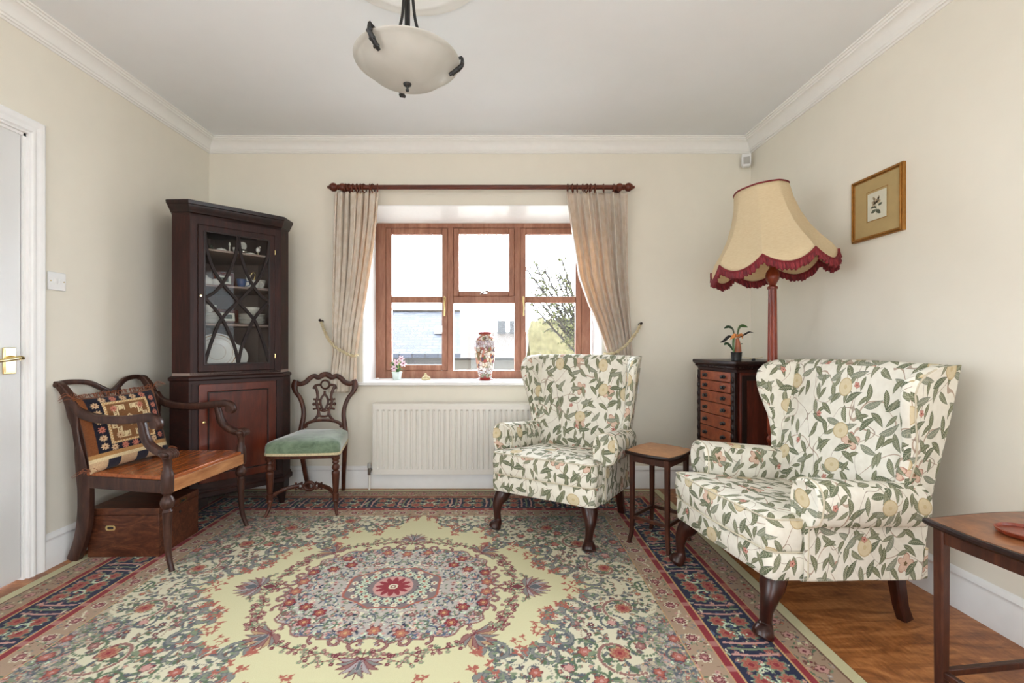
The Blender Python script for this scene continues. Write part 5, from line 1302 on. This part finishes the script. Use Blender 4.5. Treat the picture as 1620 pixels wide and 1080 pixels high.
# ------------------------------------------------------------------ side chair
def make_sidechair():
    t = thing('side_chair', 'carved mahogany side chair with pale green velvet seat beside the corner cabinet', 'chair', (-1.212, 2.975, RZ), math.radians(4))
    W = 'chairwood'
    def rr(hx0, hx1, y0, y1, r, n=5):
        pts = []
        for (cx0, cy0, a0) in ((hx0-r, y0+r, -PI/2), (hx1-r, y1-r, 0), (-hx1+r, y1-r, PI/2), (-hx0+r, y0+r, PI)):
            for k in range(n+1): a = a0+PI/2*k/n; pts.append((cx0+r*math.cos(a), cy0+r*math.sin(a)))
        d = []
        for i in range(len(pts)):
            a, c = pts[i], pts[(i+1) % len(pts)]; L = math.hypot(c[0]-a[0], c[1]-a[1]); m_ = max(1, int(L/.03))
            for k in range(m_):
                x, y = a[0]+(c[0]-a[0])*k/m_, a[1]+(c[1]-a[1])*k/m_
                d.append((x, y-(.014*(1-(x/hx0)**2) if y < y0+.01 else 0)))
        return d
    o_ = rr(.222, .172, -.235, .185, .025)
    MB().loft([[(x*k, y*k, z) for x, y in o_] for z, k in ((.345, .965), (.36, .97), (.375, .97))]).build('seat_frame', W, t)
    st = MB().loft([[(x*k, y*k-.0, z) for x, y in o_] for z, k in ((.37, .985), (.376, 1), (.41, 1.0), (.428, .985), (.438, .95), (.448, .85), (.456, .65), (.46, .35), (.461, .1))]).build('seat', 'velvet', t, ang=70)
    MB().loft([[(x*k, y*k, z) for x, y in o_] for z, k in ((.366, .995), (.366, 1.012), (.381, 1.012), (.381, .995))], cap=False).build('braid_trim', 'braid', st)
    # front legs
    for s_ in (-1, 1):
        lx, ly = s_*.195, -.21
        b = MB().lathe([(.024, .35), (.024, .335), (.017, .328), (.021, .32), (.021, .314), (.013, .308), (.02, .298), (.024, .286), (.02, .274), (.013, .268), (.024, .26), (.0245, .252), (.023, .235), (.019, .17), (.016, .135), (.014, .13), (.019, .126), (.019, .10), (.017, .092), (.02, .088), (.02, .082), (.013, .076)], (lx, ly, 0), 12)
        fo = cat([(lx, ly, .08), (lx+s_*.001, ly-.004, .05), (lx+s_*.009, ly-.018, .02), (lx+s_*.018, ly-.032, 0)], 5)
        b.tube(fo, [.013-.005*k/(len(fo)-1) for k in range(len(fo))], 12)
        b.build('leg', W, t, ang=50)
    def zz(cy): return HC-((cy/9+580)-543)*.00451-RZ
    def xx(cx0): return (cx0-532)/9*.00451
    def yb(z): return interp([(0, .25), (.12, .212), (.3, .178), (.42, .175), (.6, .195), (.84, .232)], z)
    # rear stiles (continuous with the rear legs)
    for s_ in (-1, 1):
        p_ = cat([(s_*.118, 0, 0), (s_*.13, 0, .12), (s_*.145, 0, .28), (s_*.152, 0, .40), (s_*.146, 0, .47), (s_*.136, 0, .54), (s_*.142, 0, .60), (s_*.165, 0, .66), (s_*.198, 0, .705), (s_*.208, 0, .75), (s_*.198, 0, .783)], 5)
        MB().bar([(p.x, yb(p.z), p.z) for p in p_], [interp([(0, .012), (.4, .016), (.6, .0125), (.7, .013), (.74, .019), (.79, .015)], p.z) for p in p_], [.0135]*len(p_), (1, 0, 0)).build('back_post', W, t, ang=50)
    # crest rail
    cr_ = cat([(-.2, 0, .765), (-.17, 0, .757), (-.135, 0, .768), (-.105, 0, .797), (-.075, 0, .812), (-.045, 0, .80), (-.02, 0, .818), (0, 0, .823), (.02, 0, .818), (.045, 0, .80), (.075, 0, .812), (.105, 0, .797), (.135, 0, .768), (.17, 0, .757), (.2, 0, .765)], 5)
    MB().bar([(p.x, yb(p.z), p.z) for p in cr_], .0115, [.0155 if abs(p.x) > .03 else .018 for p in cr_], (0, 1, 0)).build('crest_rail', W, t, ang=50)
    # cross rail with curls
    c_ = cat([(-.142, 0, .458), (-.125, 0, .472), (-.1, 0, .492), (-.05, 0, .506), (0, 0, .509), (.05, 0, .506), (.1, 0, .492), (.125, 0, .472), (.142, 0, .458)], 5)
    b = MB().bar([(p.x, yb(.5), p.z) for p in c_], .008, [.010]*len(c_), (0, 1, 0))
    for s_ in (-1, 1): b.tube([(s_*.121, yb(.5)-.01, .466), (s_*.121, yb(.5)+.01, .466)], .0115, 12)
    b.build('cross_rail', W, t, ang=50)
    # pierced splat
    b = MB()
    def strand(pts, w_=.008, mir_=True):
        for s_ in ((1, -1) if mir_ else (1,)):
            q = cat([(s_*xx(a), 0, zz(c)) for a, c in pts], 5); b.bar([(p.x, yb(p.z), p.z) for p in q], .0065, [w_*.5 if False else w_]*len(q), (0, 1, 0))
    strand([(375, 300), (400, 255), (450, 245), (480, 250)], .007)
    strand([(395, 262), (425, 330), (440, 410), (425, 470), (440, 540), (462, 600), (450, 670), (415, 715), (380, 745)], .0085)
    strand([(532, 330), (530, 370), (490, 430), (480, 490), (505, 560), (540, 610)], .0065)
    strand([(465, 620), (480, 670), (532, 680)], .007); strand([(470, 590), (500, 600), (532, 612)], .005)
    for dy in (450, 510, 570): strand([(385, dy+(-8 if dy == 450 else 8 if dy == 570 else 0)), (425, dy), (490, dy)], .006)
    b.tube([(xx(532+58*math.cos(2*PI*k/20)), yb(.76), zz(243+58*math.sin(2*PI*k/20))) for k in range(20)], .008, 8, .8, closed=True)
    for s_ in (-1, 1): b.tube([(s_*xx(390)+.0075*math.cos(2*PI*k/12), yb(.64), zz(510)+.0075*math.sin(2*PI*k/12)) for k in range(12)], .004, 6, closed=True); 
    b.build('splat', W, t, ang=50)
    # pierced stretcher
    q = cat([(-.19, -.21, .115), (-.14, -.15, .135), (-.07, -.11, .145), (0, -.10, .14), (.07, -.11, .145), (.14, -.15, .135), (.19, -.21, .115)], 6)
    b = MB()
    left = [p for p in q if p.x < -.05]; right = [p for p in q if p.x > .05]
    b.bar(left, .009, .011, (0, 1, 0)); b.bar(right, .009, .011, (0, 1, 0))
    b.tube([(.03*math.cos(2*PI*k/20), -.10, .14+.024*math.sin(2*PI*k/20)) for k in range(20)], .0105, 8, closed=True)
    for s_ in (-1, 1):
        b.tube([(s_*(.055+.018*math.cos(2*PI*k/14)), -.105, .143+.014*math.sin(2*PI*k/14)) for k in range(14)], .006, 8, closed=True)
        for dz in (-.02, .02): b.ball((s_*.045, -.104, .142+dz), .008, 6); b.ball((s_*.078, -.11, .142+dz*.9), .0075, 6)
    b.build('stretcher', W, t, ang=50)
    return t
make_sidechair()

# ------------------------------------------------------------------ tall chest of drawers (right corner)
def make_chest():
    # local: front faces -y, width x ; placed so that the front faces the left of the room
    M_ = Vector((1.302, 2.52, 0)); Lc = Vector((1.246, 2.95, 0)); side = (Lc-M_).normalized(); w_ = .434; d_ = .385
    rz = math.atan2(-side.y, -side.x)         # local +x runs from far-left corner L to near corner M
    inw = Vector((math.cos(rz+PI/2), math.sin(rz+PI/2), 0))
    ctr = (M_+Lc)/2+inw*d_/2
    t = thing('chest_of_drawers', 'tall narrow dark wood chest with many shallow drawers in the right corner', 'chest of drawers', (ctr.x, ctr.y, 0), rz)
    hx, hy = w_/2, d_/2; top = .95
    MB().box((0, 0, top-.011), (w_, d_, .022)).build('top', 'mahog_dark', t, bevel=.006, seg=3)
    b = MB(); b.loft([[(x*(hx-q), y*(hy-q), z) for x, y in ((-1, -1), (1, -1), (1, 1), (-1, 1))] for z, q in ((.885, .026), (.9, .024), (.905, .018), (.918, .014), (.928, .006))]); b.build('frieze', 'mahog_h', t, ang=25)
    b = MB()
    for k in range(34): b.box((-hx+.022+k*(w_-.044)/33, -hy+.012, .914), (.006, .006, .009))
    for k in range(30): b.box((hx-.012, -hy+.022+k*(d_-.044)/29, .914), (.006, .006, .009))
    b.build('dentil_moulding', 'mahog_dark', t)
    bx_, by_ = hx-.03, hy-.03
    MB().box((0, .01, .49), (2*bx_, 2*by_-.02, .8)).build('carcass', 'chestside', t, bevel=.002)
    b = MB(); b.loft([[(x*q, y*q2, z) for x, y in ((-1, -1), (1, -1), (1, 1), (-1, 1))] for z, q, q2 in ((.0, hx-.008, hy-.008), (.07, hx-.008, hy-.008), (.085, hx-.018, hy-.018), (.1, hx-.026, hy-.026))]); b.build('plinth', 'mahog_dark', t, ang=25)
    zt_ = .885
    hs_ = [.06, .062, .068, .072, .078, .084, .09, .096, .10]
    z = zt_
    for h in hs_:
        z -= h; fy = -by_+.0
        dw = MB().box((0, fy-.004, z+h/2), (2*bx_-.075, .02, h-.005)).build('drawer', 'drawer', t, bevel=.002)
        for s_ in (-1, 1):
            kx = s_*.09
            b = MB().lathe([(.012, 0), (.0125, .003), (.006, .008), (.01, .014), (.011, .019), (.004, .022)], n=12); b.xf(Matrix.Translation((kx, fy-.014, z+h/2)) @ Matrix.Rotation(PI/2, 4, 'X'))
            for q in (-1, 1): b.ball((kx+q*.013, fy-.017, z+h/2+.003), .006, 6, (1.3, .5, 1))
            b.build('knob', 'black', dw)
    for s_ in (-1, 1):
        b = MB().box((s_*(bx_-.016), -by_-.004, .49), (.03, .018, .79))
        for k in range(14): b.ball((s_*(bx_-.016), -by_-.014, .14+k*.054), .013, 8, (.8, .6, 1.6))
        b.build('carved_stile', 'mahog_dark', t, bevel=.002)
    MB().ring(rect2(-by_+.03, by_-.02, .12, .87), rect2(-by_+.06, by_-.05, .15, .84), YZ, bx_, bx_+.004).build('side_moulding', 'mahog_dark', t, bevel=.001)
    return ctr
make_chest()
# flowering pot on the chest
def blade(b, pts, w_, flat=.16):
    q = cat(pts, 6); n = len(q); b.tube(q, [(max(.0012, w_*math.sin(PI*min(1, .06+.94*k/(n-1)))**.8), .0012) for k in range(n)], 8)
fp = thing('potted_flower', 'small flower arrangement with orange blooms in a black pot on the tall chest', 'potted plant', tuple(P(1165, 572, 2.60))[:2]+(.95,))
MB().lathe([(.022, 0), (.026, .003), (.029, .045), (.031, .05), (.026, .05), (.024, .044), (.001, .042)], n=20).build('pot', 'black', fp)
MB().tube(cat([(.008, 0, .03), (.009, 0, .09), (.004, 0, .13)], 6), [.022-.0012*k for k in range(13)], 12).build('stem', 'rust', fp)
MB().tube(cat([(-.014, 0, .03), (-.018, 0, .09), (-.012, .004, .15)], 6), .0055, 10).build('stem', 'leafgreen', fp)
for pts, w_, mt in (([(-.01, 0, .13), (-.02, .0, .18), (-.045, .0, .195), (-.07, 0, .185)], .014, 'leafdark'), ([(.005, 0, .13), (.012, 0, .18), (.03, 0, .20), (.065, 0, .192)], .016, 'leafgreen'),
                    ([(.01, 0, .13), (.04, -.01, .15), (.07, -.01, .165), (.095, -.01, .158)], .006, 'black'), ([(-.01, 0, .13), (-.045, -.01, .14), (-.075, -.01, .115), (-.098, -.01, .105)], .009, 'black'),
                    ([(-.02, 0, .06), (-.035, 0, .085), (-.055, 0, .10), (-.07, 0, .09)], .014, 'leafdark'), ([(.01, 0, .09), (.03, 0, .098), (.036, 0, .096)], .003, 'leafdark')):
    b = MB(); blade(b, pts, w_); b.build('leaf', mt, fp)
for k in range(9):
    a = -.9+k*.55; b = MB(); r = .04
    blade(b, [(0, 0, .135), (r*.5*math.cos(a*1.3), -.012, .145+.006*math.sin(k)), (r*math.cos(a*1.3)*1.1, -.02*math.sin(a), .14+.02*math.sin(a*2))], .008); b.build('petal', 'orange', fp)
od = thing('twig_ornament', 'tiny dark ornament with pale wings lying on the tall chest', 'ornament', tuple(P(1192, 570, 2.62))[:2]+(.95,))
MB().box((0, 0, .007), (.016, .014, .014)).build('body', 'black', od, bevel=.002)
for s_ in (-1, 1):
    MB().tube(cat([(s_*.004, 0, .012), (s_*.025, 0, .016), (s_*.055, .004, .02)], 5), [.0025]*11, 8, .6).build('wing', 'shell', od)

# ------------------------------------------------------------------ standard lamp
LPX, LPY = 1.437, 2.40
lp = thing('floor_lamp', 'tall turned wooden standard lamp with cream bell shade and red fringe', 'floor lamp', (LPX, LPY, 0), math.radians(8))
MB().lathe([(.115, 0), (.118, .008), (.112, .02), (.09, .028), (.086, .036), (.06, .045), (.03, .06), (.022, .075)], n=32).build('base', 'lampwood', lp)
pp = [(.02, .07), (.028, .1), (.018, .13), (.026, .16), (.03, .2), (.018, .24), (.022, .26), (.024, .3), (.023, .46), (.017, .475), (.03, .49), (.031, .5), (.018, .515), (.026, .535), (.028, .55), (.018, .565), (.026, .58), (.026, .6)]
pp += [(.026-.006*k/16, .6+.735*k/16) for k in range(1, 17)]
pp += [(.026, 1.337), (.026, 1.347), (.015, 1.355), (.018, 1.362), (.03, 1.385), (.033, 1.405), (.03, 1.425), (.017, 1.445), (.014, 1.452), (.022, 1.465), (.03, 1.475), (.032, 1.482), (.012, 1.49), (.01, 1.52)]
MB().lathe(pp, n=48, flute=12, fz=(.61, 1.33)).build('pole', 'lampwood', lp, ang=50)
MB().lathe([(.018, 1.50), (.018, 1.55), (.014, 1.56)], n=16).build('bulb_holder', 'brass', lp)
MB().lathe([(.012, 1.56), (.028, 1.6), (.032, 1.625), (.02, 1.65), (.001, 1.658)], n=20).build('bulb', 'china', lp)
# shade: 8 bowed panels, scalloped hem
NS = 8
def shr(t): return interp([(0, .128), (.2, .139), (.4, .160), (.6, .192), (.75, .226), (.9, .268), (1.0, .288)], t)
def shade_pt(a, t, d=0):
    k = (a/(2*PI)*NS) % 1; z1_ = 1.865; zr = 1.475
    sc = math.sin(PI*k)          # 0 at ribs, 1 mid-panel
    r = shr(t)*(1-.025*sc*(1-.3*t))+d
    zlow = zr-.055*sc**.8
    return (r*math.cos(a), r*math.sin(a), z1_+(zlow-z1_)*t)
nA = NS*14
sh = MB().loft([[shade_pt(2*PI*i/nA, t/20) for i in range(nA)] for t in range(21)], cap=False).build('shade', 'shade', lp, ang=24, solid=.0018)
MB().tube([shade_pt(2*PI*i/nA, 0, .001) for i in range(nA)], .0045, 8, closed=True).build('top_braid', 'gimp', sh)
MB().tube([shade_pt(2*PI*i/nA, 1, .003) for i in range(nA)], .0055, 8, closed=True).build('hem_braid', 'gimp', sh)
b = MB()
nF = NS*60; rowsF = []
for q, dz in enumerate((0, -.01, -.02, -.03, -.038)):
    row = []
    for i in range(nF):
        a = 2*PI*i/nF; x, y, z = shade_pt(a, 1, .004); w_ = (.0035*math.sin(i*PI/2.5)+.002*math.sin(i*1.9))*(.3+q*.3); r = math.hypot(x, y)+w_; jag = (.004*math.sin(i*1.256)+.003*math.sin(i*.41)) if q == 4 else 0
        row.append((r*math.cos(a), r*math.sin(a), z+dz+jag))
    rowsF.append(row)
b.loft(rowsF, cap=False); b.build('fringe', 'fringe', sh, ang=180, solid=.004)
for k in range(NS):
    a = 2*PI*k/NS; MB().tube([shade_pt(a, t/12, -.004) for t in range(13)], .0022, 6).build('rib', 'shade', sh)
tax = Vector((math.cos(math.radians(59-8)), math.sin(math.radians(59-8)), 0))     # the shade sits slightly askew on its carrier
sh.matrix_basis = Matrix.Translation((-.028, .004, 1.6)) @ Matrix.Rotation(math.radians(-6.5), 4, tax) @ Matrix.Translation((0, 0, -1.6))
b = MB().tube([(.122*math.cos(2*PI*i/40), .122*math.sin(2*PI*i/40), 1.845) for i in range(40)], .002, 6, closed=True)
for k in range(3): a = 2*PI*k/3; b.tube([(0, 0, 1.72), (.122*math.cos(a), .122*math.sin(a), 1.845)], .002, 6)
b.tube([(0, 0, 1.54), (.04, 0, 1.6), (.03, 0, 1.68), (0, 0, 1.72)], .002, 6)
b.build('shade_carrier', 'brass', sh)

# ------------------------------------------------------------------ things on the window sill
SZ = .7705
def sillp(px, Y): return ((px-CX)/F*Y, Y, SZ)
pl = thing('potted_flower', 'small pale pot of pinkish white flowers at the left of the window sill', 'potted plant', sillp(628, 3.50))
MB().lathe([(.028, 0), (.03, .003), (.037, .05), (.04, .052), (.04, .062), (.036, .062), (.035, .054), (.001, .05)], n=24).build('pot', 'pot', pl)
rnd = random.Random(2)
for k in range(16):
    a = rnd.uniform(0, 6.28); r = rnd.uniform(.02, .055); z = rnd.uniform(.08, .15)
    b = MB(); blade(b, [(0, 0, .05), (r*.5*math.cos(a), r*.5*math.sin(a), z), (r*math.cos(a), r*math.sin(a), z+rnd.uniform(-.01, .012))], .012); b.build('leaf', ['leafgreen', 'leafyellow'][k % 2], pl)
for (x, y, z) in ((.006, -.035, .135), (.055, -.02, .125), (-.012, -.04, .09), (.03, .02, .16)):
    b = MB()
    for k in range(6):
        a = k*PI/3; blade(b, [(x, y, z), (x+.012*math.cos(a), y-.008, z+.012*math.sin(a)), (x+.027*math.cos(a), y-.004, z+.027*math.sin(a))], .010)
    fl = b.build('flower', 'pinkflower', pl); MB().ball((x, y-.006, z), .007, 6).build('flower_centre', 'mauve', fl)
    MB().tube([(0, 0, .05), (x, y+.003, z)], .0015, 6).build('stem', 'leafgreen', pl)
b = MB()
oc = Vector(sillp(674, 3.47))
b.ball((0, 0, .016), .03, 8, (1, .7, .62)); b.ball((-.004, 0, .034), .018, 8, (.7, .7, 1.1)); b.ball((.022, -.004, .014), .014, 6); b.ball((-.024, .004, .012), .013, 6)
rnd = random.Random(8); b.v = [(x+rnd.uniform(-.002, .002), y+rnd.uniform(-.002, .002), max(.0, z+rnd.uniform(-.002, .002))) for x, y, z in b.v]
tag(b.build('shell_ornament', 'shell', loc=oc), 'small knobbly cream shell or stone on the window sill', 'ornament')
b = MB().lathe([(.022, 0), (.026, .004), (.03, .02), (.02, .034), (.001, .036)], n=16); b.ball((-.02, 0, .034), .01, 6)
tag(b.build('white_ornament', 'china', loc=sillp(842, 3.47)), 'small white ornament on the sill, half hidden by the armchair', 'ornament')
vs = thing('vase', 'tall decorated red and white porcelain vase on the window sill', 'vase', sillp(767.5, 3.50))
MB().lathe([(.046, .012), (.052, .03), (.058, .06), (.068, .12), (.078, .19), (.084, .25), (.0845, .285), (.078, .312), (.062, .33), (.048, .338), (.044, .345), (.046, .352)], n=40).build('body', 'vase', vs, ang=80)
MB().lathe([(.062, 0), (.064, .005), (.056, .01), (.052, .016), (.044, .02)], n=36).build('foot', 'vasered', vs)
MB().lathe([(.046, .348), (.05, .356), (.054, .362), (.055, .366), (.05, .368), (.04, .36), (.038, .34)], n=36, cap=False).build('lip', 'vasered', vs)

# ------------------------------------------------------------------ outside the window
def out(Y, px): return (px-CX)/F*Y
gz = -2.9
struct(MB().box((0, 34, gz-.1), (90, 60, .2)), 'ground_outside', 'bounce_ground').name = 'ground'
hs_ = thing('neighbouring_house', 'slate-roofed house seen through the left window panes', 'house', (-3.6, 13.5, gz), math.radians(5))
L0 = Vector((-3.6, 13.5, gz))
xr = out(13.5, 728)-L0.x; xl = -4.0
MB().box(((xl+xr)/2-.1, .0, (.85-gz)/2), (xr-xl-.25, 4.6, .85-gz)).build('walls', 'brick', hs_)
rf = MB().prism([(-2.6, .80-gz), (0, 2.02-gz), (2.6, .80-gz), (2.6, .70-gz), (0, 1.90-gz), (-2.6, .70-gz)], YZ, xl, xr).build('roof', 'slate', hs_)
sk = MB().box((0, 0, 0), (.32, .05, .42)); sk.xf(Matrix.Translation((out(12.2, 690)-L0.x, 12.15-L0.y-.05, 1.42-gz)) @ Matrix.Rotation(math.radians(25-90), 4, 'X')); sk.build('skylight', 'glass' if False else 'trim', rf)
MB().box(((xl+xr)/2, 0, 2.03-gz), (xr-xl, .16, .06)).build('ridge_tiles', 'tile', rf)
h2 = thing('distant_house', 'tan-roofed house in the distance through the middle panes', 'house', (out(26, 785), 26, gz))
MB().box((0, 0, (.2-gz)/2), (5.0, 5, .2-gz)).build('walls', 'outwall', h2)
MB().prism([(-2.8, .3-gz), (0, 1.72-gz), (2.8, .3-gz)], YZ, -2.9, 2.9).build('roof', 'tile', h2)
for x in (.3, 1.0): MB().box((x, 0, 1.9-gz), (.45, .5, .9)).build('chimney', 'brick', h2)
gw_ = thing('garden_wall', 'pale garden wall outside below the middle panes', 'wall', (out(17, 790), 17, gz))
MB().box((0, 0, (.0-gz)/2), (2.2, .3, 0-gz)).build('brickwork', 'brick', gw_)
def tree(px, Y, zt_, spread, label, name, twig, leafmat, nl, seed, size=.05, trunkh=.45, lean=0):
    rnd = random.Random(seed); t = thing(name, label, 'tree', (out(Y, px), Y, gz)); H_ = zt_-gz
    b = MB(); tips = []
    def br(p, d, L, r, dep):
        q = p+d*L; m_ = p+d*L*.5+Vector((rnd.uniform(-1, 1), rnd.uniform(-1, 1), 0))*L*.06
        b.tube([p, m_, q], [r, r*.8, r*.6], 6, cap=False)
        if dep == 0: tips.append(q); return
        tips.append(q)
        for _ in range(3):
            nd_ = (d+Vector((rnd.uniform(-1, 1), rnd.uniform(-1, 1), rnd.uniform(-.3, .6)))*spread).normalized()
            br(q, nd_, L*rnd.uniform(.55, .75), max(.012, r*.6), dep-1)
    br(Vector((0, 0, 0)), Vector((lean, 0, 1)), H_*trunkh, .09*H_/5, twig)
    b.build('trunk', 'bark', t)
    f = MB()
    for _ in range(nl):
        p = rnd.choice(tips)+Vector((rnd.gauss(0, .16), rnd.gauss(0, .16), rnd.gauss(0, .16))); s_ = size*rnd.uniform(.6, 1.4)
        a, c = Vector((rnd.uniform(-1, 1), rnd.uniform(-1, 1), rnd.uniform(-1, 1))).normalized(), Vector((rnd.uniform(-1, 1), rnd.uniform(-1, 1), rnd.uniform(-1, 1))).normalized()
        f.add([p, p+a*s_, p+a*s_*.5+c*s_*.7], [(0, 1, 2)])
    f.build('leaves', leafmat, t)
def fan_tree():
    """tree standing just right of the view, its budding branches reaching left across the right-hand panes"""
    rnd = random.Random(21); Y = 15; bx_ = out(Y, 945)
    t = thing('tree', 'budding bare-branched tree through the right-hand window panes', 'tree', (bx_, Y, gz))
    b = MB(); b.tube(cat([(0, 0, 0), (.05, 0, 1.6), (0, 0, 3.2)], 5), [.13-.05*k/10 for k in range(11)], 8); b.build('trunk', 'bark', t)
    tw = MB(); f = MB(); b = MB()
    for k in range(15):
        tp = Vector((out(Y, rnd.uniform(832, 925))-bx_, rnd.uniform(-.6, .6), HC-(rnd.uniform(412, 500)-CY)/F*Y-gz))
        st_ = Vector((0, 0, rnd.uniform(2.9, 3.4))); md = st_*.5+tp*.5+Vector((rnd.uniform(-.1, .25), rnd.uniform(-.15, .15), rnd.uniform(-.25, .05)))
        q = cat([st_, md, tp], 8); b.tube(q, [.045-.024*i/(len(q)-1) for i in range(len(q))], 6)
        for p in q[5:]:
            for _ in range(3):
                d = Vector((rnd.uniform(-1, 1), rnd.uniform(-1, 1), rnd.uniform(-.2, 1))).normalized()*rnd.uniform(.15, .42)
                tw.tube([p, p+d*.5+Vector((0, 0, .02)), p+d], [.018, .015, .012], 5)
                for _ in range(5):
                    c_ = p+d*rnd.uniform(.4, 1.1)+Vector((rnd.gauss(0, .03), rnd.gauss(0, .03), rnd.gauss(0, .03))); s_ = rnd.uniform(.06, .11)
                    a_ = Vector((rnd.uniform(-1, 1), rnd.uniform(-1, 1), rnd.uniform(-1, 1))).normalized(); e_ = a_.orthogonal().normalized()
                    f.add([c_, c_+a_*s_*.5+e_*s_*.35, c_+a_*s_, c_+a_*s_*.5-e_*s_*.35], [(0, 1, 2, 3)])
    b.build('branches', 'bark', t); tw.build('twigs', 'bark', t); f.build('leaves', 'foliage', t)
fan_tree()
rnd = random.Random(31); hx0, hx1, hY = out(20, 836), out(20, 935), 20
hd_ = thing('hedge', 'tall pale green hedge behind the right-hand window panes', 'hedge', ((hx0+hx1)/2, hY, gz)); hw_ = (hx1-hx0)/2; ht = 2.05-gz
def hf(u, v):
    a = PI*v; x = -hw_+2*hw_*u; e = min(1, 8*u*(1-u)+.4)
    return (x+.06*math.sin(37*v+9*u), -.7*math.cos(a)+.08*math.sin(23*u+31*v), ht*e**.15*min(1, 1.25*math.sin(a)+.0)+.09*math.sin(41*u)*math.sin(a)+.05*math.sin(97*u+3*v))
b = MB().grid(hf, 60, 24); b.build('hedge_body', 'hedge', hd_, ang=180)
tree(905, 13, .9, .9, 'pale blossoming shrub low in the right-hand panes', 'shrub', 4, 'blossom', 6000, 6, .12, .25)
tree(742, 30, 1.9, .8, 'small faraway tree above the distant roof', 'tree', 4, 'foliage', 1800, 9, .16, .4)
